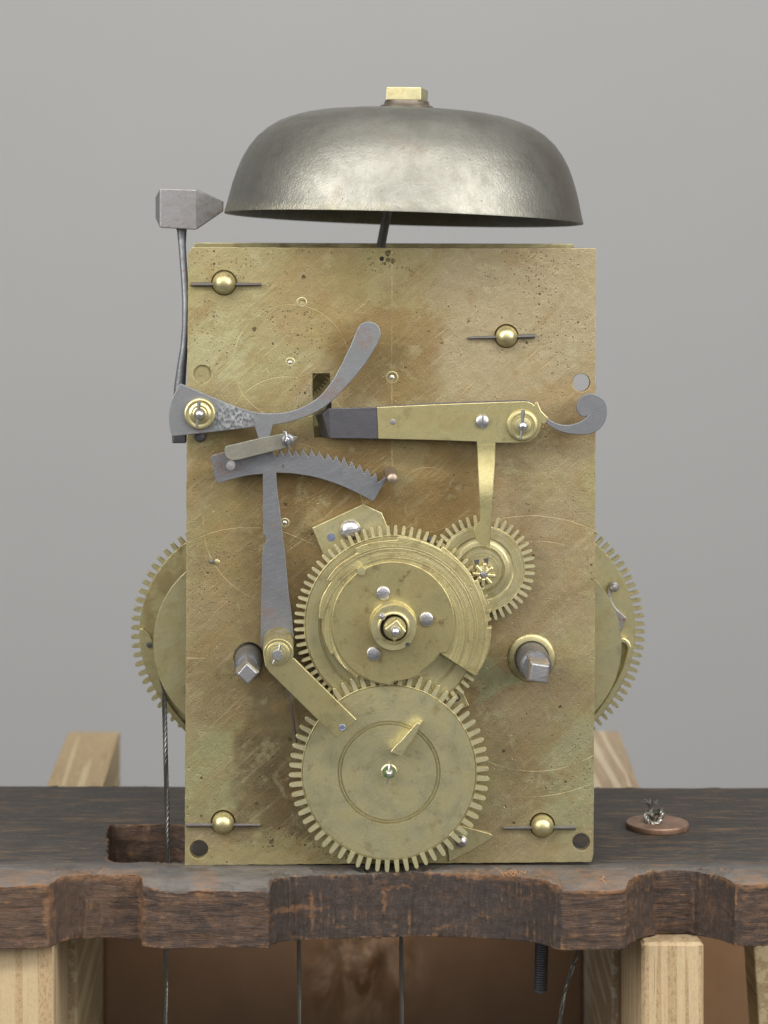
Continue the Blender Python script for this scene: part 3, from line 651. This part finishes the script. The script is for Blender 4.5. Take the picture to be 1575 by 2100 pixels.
# snail: twelve steps
scx, scy = 806, 1277
def snail_r(j): return 112+8.3*j+ (3 if j == 0 else 0)
pts = []
for j in range(12):
    a0 = 33+30*j
    for q in range(7):
        a = R_(a0+30*q/6); r = snail_r(j)+1.2*math.sin(q+j); pts.append((scx+r*math.cos(a), scy+r*math.sin(a)))
sn = plate('snail', [pts], -76, 13, MSN, CM, 1.2)
tag(sn, 'stepped snail disc with turned rings on its outer steps')
pts = []
for j in range(12):
    for q in range(6):
        a = R_(33+30*(j+q/6.0)); r = min(126, snail_r(j)-1.5); pts.append((scx+r*math.cos(a), scy+1+r*math.sin(a)))
plate('snail_boss', [pts], -79, 4, m_brass('dark snail centre brass', (.52, .46, .235), (.40, .335, .165), spots=.35), sn, 1.0)
for x, y, a in ((786, 1216, -1), (874, 1269, -2), (766, 1340, 14)): screw('screw', x, y, -79, 14, 7, 1.6, a, MSP, sn, .35)
lathe('dowel', [(8.8, -6), (8.8, 10), (7.8, 11.2), (.01, 11.4)], U(741, 1170, -79), MBR, sn, 24)
# centre collar, pipe and arbor
cc = U(806, 1281, -79)
col = lathe('centre_collar', [(49, -8), (49, 2), (48, 4), (47, 5), (47, 34), (45, 37), (34, 37), (32, 40), (30, 41), (28.5, 41), (27.5, 40), (27, 20), (27, -8)], cc, MBR, CM, 64)
lathe('socket_shadow_gap', [(28, -2), (28, 1), (.01, 1)], Vector((cc.x, cc.y, cc.z)), MSD, col, 32)
pc = Vector((cc.x+2.5, cc.y, cc.z-1))
lathe('cannon_pipe', [(22, 0), (23.5, 36), (22, 39), (.01, 39)], pc, MBR, col, 48)
M = Matrix.Rotation(R_(52), 3, 'Y'); vs, fs = box_g(pc+Vector((0, -50, 0)), 32, 26, 32, M)
soft(mesh_obj('square', vs, fs, MBR, col, smooth=False), 2.5)
lathe('centre_arbor', [(10.5, 0), (10.5, 72), (9, 78), (5.5, 82), (.01, 84)], pc, MSP, col, 32)
lathe('rivet', [(6.5, -2), (6.5, 3), (4, 5.5), (.01, 6)], U(784, 1264.5, -116), MSP, col, 20)
lathe('pin_hole', [(4.4, 0), (4.4, .6), (.01, .6)], U(836, 1322, -116.5), MSD, col, 20)

# bridge under the hour wheel
br = plate('bridge', [[(640, 1083), (745, 1034), (783, 1052), (797, 1086), (962, 1447), (905, 1472), (860, 1400), (664, 1140)]], -16, 12, MBR, CM, 1.0)
screw('screw', 719, 1087, -16, 21.5, 16, 2.6, 13, MSP, br, .85)
lathe('steady_pin', [(8.5, -2), (8.5, .6), (.01, .7)], U(679, 1102, -16.2), MBLU, br, 24)
lathe('steady_pin', [(8, -2), (8, .6), (.01, .7)], U(936, 1431, -16.2), MSD, br, 24)
lathe('pivot', [(6, 0), (6, 14), (4, 16), (.01, 16.5)], U(881, 1106, -8), MSD, fp, 20)
# barrel arbors and squares
def winding(x, y, tx, ty, rr, rot, coll):
    p = U(x, y, 0); e = U(tx, ty, -185)
    ar = lathe('winding_arbor', [(rr, -60), (rr, 84), (rr-2, 92), (rr-7, 97), (.01, 97)], p, MST, CM, 48)
    M = Matrix.Rotation(R_(rot), 3, 'Y'); c = p+Vector((0, -135, 0)); s = rr*1.28
    vs = []; 
    for yy, k in ((-90, 1.0), (-158, .95), (-167, .80)):
        for ax, az in ((-1, -1), (1, -1), (1, 1), (-1, 1)): vs.append(Vector((p.x, yy, p.z))+M @ Vector((ax*s/2*k, 0, az*s/2*k)))
    fs = [(3, 2, 1, 0), (8, 9, 10, 11)]
    for q in (0, 4):
        for i in range(4): fs.append((q+i, q+(i+1) % 4, q+4+(i+1) % 4, q+4+i))
    soft(mesh_obj('square_end', vs, fs, MSP, ar, smooth=False), 2.0)
    if coll: lathe('brass_bushing', [(34, -6), (34.5, 4), (36, 5.5), (44, 5), (48, 3), (50, 0), (50, -6)], p, MBD, ar, 64)
    return ar
winding(510, 1350, 505, 1385, 28, 42, False)
winding(1090, 1349, 1103, 1380, 33, 8, True)

# great wheels and barrels behind the plate
gl = wheel('great_wheel', 512, 1297, 275, 18, 226, 244, 78, MBD, None, w=9.5, phase=.0, keep=lambda x: x < 470, tmat=MBR)
gr = wheel('great_wheel', 1067, 1293, 290, 18, 236, 256, 96, MBR, None, w=8.0, phase=.012, keep=lambda x: x > 1140)
tag(gl, 'toothed great wheel showing left of the front plate'); tag(gr, 'toothed great wheel showing right of the front plate')
for x, y, Rs, mt in ((512, 1321, 198, MBR), (1078, 1324, 197, MBR)):
    c = U(x, y, 130); k = kf(130)
    b = lathe('barrel', [(.01, -150), (185, -150), (182, -140), (182, -22), (Rs*k-1.5, -12), (Rs*k, -10), (Rs*k, -1.2), (Rs*k-1.2, 0), (.01, 0)], c, mt, CM, 128)
# wound cable on the left barrel
c = U(512, 1321, 130); pts = []
for i in range(260):
    a = PI+R_(15)-i*2*PI/65; pts.append(Vector((c.x+187*math.cos(a), 268-i*.155, c.z+187*math.sin(a))))
wc = mesh_obj('wound_cable', *rope_g(pts, 5.2, 6, 30, 5.0, 4), MCB, CM)
# click and springs on the great wheels
k275 = 290
pts = cr([(1247, 1208), (1250, 1200), (1256, 1195), (1263, 1195), (1269, 1201), (1269, 1209), (1263, 1214), (1256, 1213), (1252, 1217), (1254, 1230), (1262, 1246), (1272, 1256), (1285, 1267, 1), (1280, 1282), (1274, 1296, 1), (1266, 1280), (1258, 1255), (1247, 1230)], 4)
o = plate('click', [pts], 270, 14, MSH, gr, 1.5)
lathe('rivet', [(9, 0), (9, 3), (6, 6), (.01, 7)], U(1260, 1204, 270), MSP, gr, 20)
pts = cr([(1270, 1311), (1280, 1309), (1290, 1316), (1295, 1330), (1291, 1355), (1283, 1385), (1268, 1415), (1245, 1452), (1222, 1478), (1180, 1510, 1), (1180, 1502, 1), (1215, 1470), (1238, 1440), (1258, 1408), (1275, 1375), (1283, 1350), (1287, 1332), (1283, 1321), (1275, 1318)], 4)
plate('click_spring', [pts], 262, 26, MBR, gr, 2.0)
pts = cr([(286, 1290, 1), (293, 1289, 1), (312, 1312), (330, 1400), (345, 1440), (385, 1490), (420, 1520, 1), (410, 1526, 1), (370, 1490), (330, 1436), (305, 1385), (292, 1340)], 4)
plate('click_spring', [pts], 264, 20, MBD, gl, 2.0)
lathe('rivet', [(6, 0), (6, 3), (.01, 4)], U(306, 1322, 262), MSD, gl, 16)
# wheels seen through the slot
wi = wheel('warning_wheel', 604, 742, 190, 10, 72, 80, 60, MBD, [(70, 0), (52, 0), (50, -3), (45, -3)], w=5, keep=lambda x: x > 560)
plate('hammer_tail', [[(655, 870), (668, 838), (690, 800), (700, 802), (684, 850), (676, 905), (655, 905)]], 60, 12, MSD, CM, 1)
plate('inner_cock', [[(630, 880), (690, 862), (700, 905), (630, 905)]], 120, 16, MBD, CM, 1)

# ------------------------------------------------------------------ rack
def z4(l): return [((330+p[0]/3.15, 640+p[1]/3.15)+tuple(p[2:])) for p in l]
def z6(l): return [((250+p[0]/3.89, 1020+p[1]/3.89)+tuple(p[2:])) for p in l]
teeth = [(720, 900), (770, 888), (820, 886), (868, 888), (915, 885), (970, 885), (1022, 900), (1078, 912), (1133, 928), (1182, 938), (1232, 963), (1284, 986), (1335, 1010), (1385, 1040)]
vall = [(750, 936), (800, 932), (850, 932), (897, 935), (955, 938), (1004, 940), (1060, 957), (1114, 964), (1161, 982), (1213, 1002), (1262, 1020), (1313, 1044), (1360, 1070), (1405, 1103)]
up = []
for t, v in zip(teeth, vall):
    up += [(t[0]-1, t[1]+2), (t[0]+2, t[1]), (t[0]+7, t[1]+16), (t[0]*.45+v[0]*.55+3, t[1]*.35+v[1]*.65), (v[0]-3, v[1]-1), (v[0]+3, v[1]-4)]
    nx = teeth[teeth.index(t)+1] if t != teeth[-1] else None
    if nx: up += [((v[0]+3)*.5+nx[0]*.5-1, v[1]*.45+nx[1]*.55)]
rk = z4([(318, 940), (330, 925), (410, 905), (560, 905), (690, 910)]+up+[(1425, 1085), (1455, 1062), (1464, 1068), (1375, 1220), (1365, 1222)])
rk += [tuple(p) for p in cr(z4([(1365, 1220), (1250, 1160), (1130, 1108), (1000, 1068), (860, 1044), (745, 1038)]), 4, False)]
rk += z4([(748, 1100), (756, 1200)])+z6([(1250, 10), (1272, 200), (1302, 450), (1332, 780), (1358, 960), (1376, 1150), (1330, 1230), (1180, 1250), (1106, 1180), (1107, 1000), (1113, 700), (1120, 480), (1128, 385), (1146, 360), (1151, 335), (1146, 310), (1127, 290), (1125, 20)])
rk += [tuple(p) for p in cr(z4([(658, 1046), (560, 1056), (460, 1080), (372, 1106)]), 4, False)]+z4([(358, 1098), (345, 1060), (335, 990)])
rack = plate('rack', [rk], -42, 9, MST, CM, .9)
tag(rack, 'grey steel toothed rack with long tapering tail')
# mark on the rack
def engrave(pts, d, parent, mat=MSD, w=.9): return tube('engraved_mark', [U(*p, d) for p in pts], w, mat, parent, 5)
engrave([(579.5, 951), (581, 958)], -42.2, rack); engrave([(579, 959), (584, 958)], -42.2, rack, w=.6)
lathe('rack_pin', [(9.5, -8), (10, 40), (9, 44), (.01, 45)], U(474, 951, -42), MSH, rack, 24)
# rack tail arm with collar
tc = U(571, 1318, -42)
cl = lathe('rack_collar', [(32, -4), (32, 2), (30.5, 5), (30.5, 78)], tc, MBD, CM, 48)
arm = [(541, 1347)]+[(571+31*math.cos(R_(a)), 1341+31*math.sin(R_(a))) for a in range(180, 365, 12)]+[(601, 1350), (605, 1352), (731, 1476), (729, 1480), (694, 1511), (688, 1512), (552, 1378), (544, 1366)]
am = plate('rack_arm', [arm], -122, 11, MLV, CM, 1.2)
tag(am, 'flat brass arm reaching from the collar over the lower wheel')
lathe('rivet', [(7, -1), (7, .8), (5.5, 1.6), (4.5, .8), (.01, .9)], U(702, 1492, -122), MBLU, am, 20)
lathe('washer', [(24, 0), (23, 2), (19, 2.5), (18, 1), (16, 1), (15, 3.5), (12, 3.5), (.01, 3.5)], U(570, 1341, -122), MBR, am, 32)
lathe('stud_end', [(10.5, 0), (10.5, 11), (9, 13), (.01, 13)], U(569, 1342, -124), MSP, am, 24)
tube('cotter_pin', [U(575, 1322, -130), U(570, 1340, -131), U(559, 1361, -130)], [2.8, 2.4, 1.5], MSP, am)

# ------------------------------------------------------------------ rack hook (upper left lever)
rh = cr(z4([(125, 462, 1), (330, 548), (460, 602), (580, 640), (680, 655), (790, 650), (880, 628), (960, 590), (1030, 540), (1100, 455), (1150, 370), (1190, 290), (1230, 205), (1265, 120),
    (1285, 85), (1320, 65), (1370, 66), (1405, 92), (1420, 130), (1412, 175), (1385, 230), (1330, 320), (1260, 410), (1180, 500), (1100, 580), (1010, 642), (920, 682), (820, 712), (724, 730, 1), (714, 765), (690, 850, 1), (640, 850, 1), (618, 780), (606, 742, 1),
    (380, 770), (200, 790), (75, 803, 1), (60, 760), (52, 690), (56, 620), (70, 560)]), 4)
rhk = plate('rack_hook', [rh], -50, 12, MSL, CM, 1.3)
tag(rhk, 'long curved grey steel lever sweeping up to a rounded tip')
def stud(x, y, d, R, parent, pin, ball, prof=None):
    p = prof or [(R, 0), (R, 5), (R*.96, 8), (R*.88, 9), (R*.8, 6), (R*.7, 5), (R*.55, 7), (R*.5, 10), (R*.44, 14), (R*.38, 15), (R*.34, 13), (.01, 13)]
    o = lathe('collar', p, U(x, y, d), MBR, parent, 48)
    lathe('stud_end', [(ball, 12), (ball, 20), (ball*.85, 24), (ball*.5, 27), (.01, 28)], U(x, y, d), MSP, parent, 28)
    tube('cotter_pin', [U(*p, d-20) for p in pin], [3.8, 3.0, 2.6], MST, parent)
    return o
stud(410, 848, -50, 32, rhk, [(408.5, 824), (406, 850), (404, 876)], 10)
# oval-ended strip in front of the hook
st = cr(z4([(412, 885), (425, 864), (480, 853), (640, 815), (790, 786, 1), (850, 800), (884, 808, 1), (848, 850), (800, 878), (700, 905), (560, 940), (500, 955), (450, 955), (420, 935), (413, 905)]), 3)
stp = plate('pallet_strip', [st], -64, 9, m_steel('brassy steel', (.24, .235, .19), (.17, .165, .14), rust=.2), CM, 1.0)
tag(stp, 'short rounded steel strip pinned above the rack')
lathe('boss', [(13, 0), (12, 4), (8, 6), (7, 12), (.01, 13)], U(590, 902, -64), MST, stp, 20)
tube('cotter_pin', [U(581, 885, -76), U(585, 886, -78), U(588, 901, -80), U(592, 910, -78), U(596, 921, -72)], [2.0, 3.0, 3.2, 2.8, 1.6], MSP, stp)
blk('pin_head', [(588, 896), (594, 900), (592, 906), (584, 905)], [(588, 896), (594, 900), (592, 906), (584, 905)], -86, -68, MSP, stp)

# ------------------------------------------------------------------ lifting lever (upper right)
lv = [(773, 835), (900, 829), (1000, 825.5), (1076, 823), (1086, 824.5), (1094, 829), (1095, 831), (1097, 826), (1103, 825), (1106, 834), (1110, 843), (1119, 852), (1125, 857), (1119, 868), (1113, 870), (1109, 868)]
lv += [(1071+38*math.cos(R_(a)), 872+36.5*math.sin(R_(a))) for a in (0, 20, 40, 60, 78)]+[(1060, 908.5), (1016, 908.5), (1015.8, 916), (978.2, 916), (978, 906), (900, 903), (776, 900), (775, 870)]
ll = plate('lifting_lever', [lv], -52, 9, MLV, CM, 1.2)
tag(ll, 'flat brass lever with a hanging tail and steel nose')
L_ = [(912, 978.2, 1016), (925, 979, 1016), (940, 979.5, 1015.5), (955, 980, 1015), (970, 980.7, 1014), (985, 981.3, 1013), (1000, 982, 1012.3), (1020, 983, 1011), (1040, 984, 1010), (1060, 984.5, 1008.5), (1068, 984, 1008), (1074, 978, 1007.5), (1082, 973, 1007), (1092, 971, 1006.5), (1102, 974, 1006), (1110, 980, 1005.5), (1116, 988, 1005), (1120, 997, 1004)]
vs, fs = [], []
for i, (y, a, b) in enumerate(L_):
    tt = min(1, max(0, (y-925)/90)); dd = -53-15*(tt*tt*(3-2*tt))
    for x, q in ((a, 0), (a+1.2, -1), (b-1.2, -1), (b, 0), (b, 6), (a, 6)): vs.append(U(x, y, dd+q))
for i in range(len(L_)-1):
    for q in range(6): fs.append((i*6+q, i*6+(q+1) % 6, i*6+6+(q+1) % 6, i*6+6+q))
fs += [tuple(range(6)), tuple((len(L_)-1)*6+q for q in range(5, -1, -1))]
mesh_obj('bent_tail', vs, fs, m_brass('bright lever tail', (.62, .55, .28), (.5, .43, .2), rough=.26, spots=.1), ll, ang=24)
bk = [(776, 833), (900, 826), (1000, 822.5), (1076, 820), (1090, 823), (1094, 828), (1080, 840), (800, 850)]
plate('backing_blade', [bk], -42.5, 6, MSD, ll, .6)
ns = [(774, 835), (690, 837.5), (674, 838), (662, 849), (668, 870), (673, 893), (677, 899), (776, 900), (775, 868)]
plate('steel_nose', [ns], -50, 8, MSD, ll, 1.2)
vs = [U(674, 838, -49), U(661, 849, -49), U(676, 899, -49), U(652, 848, -8), U(666, 839, -8), U(664, 891, -8), U(680, 899, -8), U(680, 838, -8)]
mesh_obj('nose_bevel', [U(675, 838, -50), U(662, 849, -50), U(677, 899, -50), U(655, 843, 10), U(647, 852, 10), U(660, 893, 10), U(676, 899, 10)], [(0, 1, 2), (0, 3, 4, 1), (1, 4, 5, 2), (2, 5, 6), (0, 2, 6, 3), (3, 6, 5, 4)], MSD, ll, smooth=False)
lathe('rivet', [(6, -1), (6, .8), (4, 1.4), (.01, 1.5)], U(806, 865, -52), MSH, ll, 18)
screw('screw', 989, 864, -52, 14, 9, 1.7, 86, MSP, ll, .6)
stud(1071, 872, -52, 32, ll, [(1073, 841), (1071.5, 866), (1068, 900)], 10, [(32, 0), (32, 4), (30, 8), (26, 9), (22, 6), (20, 6), (17, 11), (13, 12), (.01, 12)])
tl = cr([(1118, 867, 1), (1122, 858, 1), (1132, 864), (1147, 870), (1165, 872), (1182, 868), (1195, 862), (1206, 852, 1), (1199, 855), (1190, 852), (1184, 844), (1183, 832), (1188, 818), (1199, 810), (1213, 807), (1227, 811), (1239, 820), (1245, 838), (1243, 858), (1235, 874), (1222, 885), (1205, 891), (1185, 891), (1160, 888), (1138, 880)], 5)
sct = plate('scroll_tail', [tl], -50, 10, MST, ll, 1.2)
tag(sct, 'steel scroll tail ending in a round curl')

# stop post on the plate
tube('stop_post', [U(800, 968, 0), U(800.5, 969, -10), A(802, 973-14*.0, -70)+Vector((0, 0, 0))], [13, 12, 11], MPO, CM, 24)
lathe('post_tip', [(11, 0), (10, 4), (6, 7), (.01, 8)], A(802, 973, -70), MPO, CM, 24)
# retaining leaf at the foot, let into the plate
leaf = [(903, 1680), (945, 1694), (1002, 1709), (1010, 1713), (1006, 1720), (960, 1748), (921, 1767), (920, 1750), (915, 1730), (895, 1700)]
lf = plate('retaining_leaf', [leaf], -4, 8, MBR, CM, .8)
screw('screw', 946, 1725, -4, 12, 12, 1.8, -18, MSP, lf, .8)
# thin wire spring
tube('wire_spring', [U(590, 1395, -8), U(595, 1435, -9), U(602, 1480, -10), U(608, 1528, -12)], 1.7, MSD, CM, 8)

# ------------------------------------------------------------------ bell
bc = U(827, 449, 200)
MB = Matrix.Rotation(R_(1.9), 3, 'Y') @ Matrix.Rotation(R_(-3.0), 3, 'X')
BH = .948
outp = [(381, 0), (381, 3), (378, 14), (372, 42), (366, 68), (358, 95), (347, 125), (334, 150), (317, 174), (296, 194), (274, 209), (250, 220), (222, 229), (190, 235.5), (150, 240), (105, 242.5), (50, 243.5), (14, 243.5)]
inn = [(14, 233), (60, 232), (150, 228), (215, 218), (265, 200), (305, 170), (335, 125), (355, 75), (366, 25), (369, 4), (372, 0)]
bell = lathe('bell', [(a_, b_*BH) for a_, b_ in outp+inn+[(381, 0)]], bc, MBL, CM, 160, MB)
# open the profile ends: the lathe closes only where the radius is not zero, so drop the two end caps
bmm = bmesh.new(); bmm.from_mesh(bell.data); bmesh.ops.delete(bmm, geom=[f for f in bmm.faces if len(f.verts) > 20], context='FACES'); bmm.to_mesh(bell.data); bmm.free()
bell.data.set_sharp_from_angle(angle=R_(50))
tag(bell, 'large domed grey bell mounted above the plates')
lathe('washer', [(57, 228), (58, 238), (55.5, 241), (50, 242), (48, 246), (47, 251), (.01, 251)], bc, MBC, bell, 64, MB)
Mn = MB @ Matrix.Rotation(R_(-14), 3, 'Z'); vs, fs = box_g((0, 0, 0), 76, 74, 28); vs = [bc+Mn @ (v+Vector((0, 0, 264.5))) for v in vs]
soft(mesh_obj('square_nut', vs, fs, MBR, bell, smooth=False), 2.0)
top = bc+MB @ Vector((0, 0, 226)); tube('bell_stand', [U(775, 560, 440), U(779, 515, 380), top.lerp(U(779, 515, 380), .5), top], [10, 10, 9.5, 9], MST, bell, 20)
# ------------------------------------------------------------------ hammer
hm = []
hc = U(366, 428, 200)
for x, hy, hd in ((320, 21, 20), (330, 40, 34), (403, 41, 36), (458, 10, 12)):
    c = U(x, 428, 200); dz = (-(x-366)*.045 if x < 450 else -2); k = kf(200)
    if x == 458: dz = 5
    for sy, sz in ((-1, -1), (1, -1), (1, 1), (-1, 1)): hm.append(Vector((c.x, 200+sy*hd, c.z+dz+sz*hy*k)))
fs = [(0, 1, 2, 3), (15, 14, 13, 12)]+[(q*4+i, q*4+(i+1) % 4, q*4+4+(i+1) % 4, q*4+4+i) for q in range(3) for i in range(4)]
hh = soft(mesh_obj('bell_hammer', hm, fs, MSH, CM, smooth=False), 2.0)
tag(hh, 'steel bell hammer head with pointed face touching the bell rim')
vs, fs = [], []
path = [(372, 462, 13, 10), (373, 476, 10, 9), (373.5, 500, 8, 8), (376, 540, 7.5, 8), (379, 580, 7.5, 8), (381, 620, 7.5, 7), (380.5, 670, 7.5, 7), (378, 710, 8, 7), (373, 750, 10, 8), (369, 790, 12, 9), (368, 830, 14, 10), (368, 870, 14.5, 12), (368, 906, 14.5, 14)]
for x, y, hw_, hd in path:
    c = U(x, y, 150 if y > 700 else 150+50*(700-y)/240)
    for a in range(10):
        q = 2*PI*a/10; vs.append(c+Vector((hw_*math.cos(q), hd*math.sin(q), 0)))
for j in range(len(path)-1):
    for i in range(10): fs.append((j*10+i, j*10+(i+1) % 10, j*10+10+(i+1) % 10, j*10+10+i))
fs += [tuple(range(10)), tuple((len(path)-1)*10+i for i in range(9, -1, -1))]
mesh_obj('hammer_arm', vs, fs, MST, hh, ang=60)
vs, fs = box_g(U(368, 880, 150), 30, 40, 56); soft(mesh_obj('hammer_foot', vs, fs, MSD, hh, smooth=False), 3)

# ================================================================== cables, coin, rod
GC = 'twisted steel cables'
o = mesh_obj('steel_cable', *rope_g([U(338, 1330, 225), U(337, 1445, 215), U(341, 1600, 200), U(345, 1770, 190), U(340, 1950, 190), U(337, 2250, 190)], 5.3, 5, 56, 3.0, 6), MCB)
tag(o, 'twisted steel cable hanging from the left barrel down through the square hole', 'cable', GC)
o = mesh_obj('steel_cable', *rope_g([U(613, 1850, 200), U(613, 2000, 200), U(614, 2250, 200)], 4.6, 5, 50, 3.0, 6), MCD)
tag(o, 'thin steel cable hanging under the board below the left edge of the toothed wheel', 'cable', GC)
o = mesh_obj('steel_cable', *rope_g([U(822, 1850, 200), U(823, 2000, 200), U(825, 2250, 200)], 4.6, 5, 50, 3.0, 6), MCD)
tag(o, 'thin steel cable hanging under the middle of the board', 'cable', GC)
# knotted cable over the copper disc
dc = Vector((VX+(1348-VX)*kf(310)-800, 310, 0))
ck = empty('knotted_cable', dc+Vector((0, 0, 13)), 'steel cable knotted on the copper disc, frayed above and slanting down under the board', 'cable')
kn = []
for i in range(30):
    a = -PI*.5-2*PI*i/29*1.1; kn.append(dc+Vector((-8+17*math.cos(a), -6+10*math.sin(a), 26+10*math.sin(a*1.0+.5)+4*math.cos(a*2))))
mesh_obj('knot', *rope_g(kn, 7.2, 5, 40, 2.5, 6), m_simple('bright wire', (.20, .19, .165), .3, .85, .3, .3, .2), ck)
core = []
for i in range(12): core.append(dc+Vector((-14+2*math.sin(i), 2, 18+i*3.0)))
mesh_obj('frayed_stub', *tube_g(core, [5+3*math.sin(i*.5) for i in range(12)], 8), MCD, ck)
parts = []
for i in range(26):
    a = random.uniform(0, 2*PI); L = random.uniform(12, 30); t = random.uniform(.25, 1.0); b = dc+Vector((-16, 0, 46))
    parts.append(tube_g([b+Vector((random.uniform(-3, 3), 0, -4)), b+Vector((L*.35*math.cos(a), L*.2*math.sin(a), L*.6*t)), b+Vector((L*.8*math.cos(a), L*.4*math.sin(a), L*.75*t+random.uniform(-5, 4)))], [1.6, 1.2, .6], 4))
fr = mesh_obj('frayed_wires', *merge(parts), MCD, ck); fr['kind'] = 'stuff'
mesh_obj('cable_run', *rope_g([dc+Vector((0, 0, 14)), dc+Vector((-1, 0, -30)), dc+Vector((-8, -3, -128)), U(1220, 1840, 250), U(1190, 1945, 230), U(1176, 1978, 229), U(1162, 2022, 228), U(1152, 2070, 226), U(1146, 2110, 225), U(1130, 2270, 220)], 5.2, 5, 54, 3.0, 6), MCB, ck)
lathe_m = Matrix.Identity(3)
o = lathe('copper_disc', [(66, .5), (67.5, 3), (67.5, 11), (66, 13), (20, 13), (9, 12.6), (9, 1)], dc, MCO, None, 96, lathe_m)
tag(o, 'round worn copper disc lying on the board right of the clock', 'disc')
# threaded rod under the board
pr = [(14.5, 0)]
h = 0
while h < 150: pr += [(14.5, h+1.6), (12.6, h+3.0), (14.5, h+4.6)]; h += 5.0
a = U(1108, 2030, 150); b = U(1114, 1850, 150); ax = (b-a).normalized(); Mr = Vector((0, 0, 1)).rotation_difference(ax).to_matrix()
o = lathe('threaded_rod', [(.01, -7), (8, -6), (12, -2)]+pr+[(14, h+2), (14, 185)], a, MSD, None, 32, Mr)
tag(o, 'dark threaded steel rod sticking down under the board right of centre', 'rod')
print('objects', len(bpy.data.objects), 'tris', sum(len(o.data.polygons) for o in bpy.data.objects if o.type == 'MESH'))
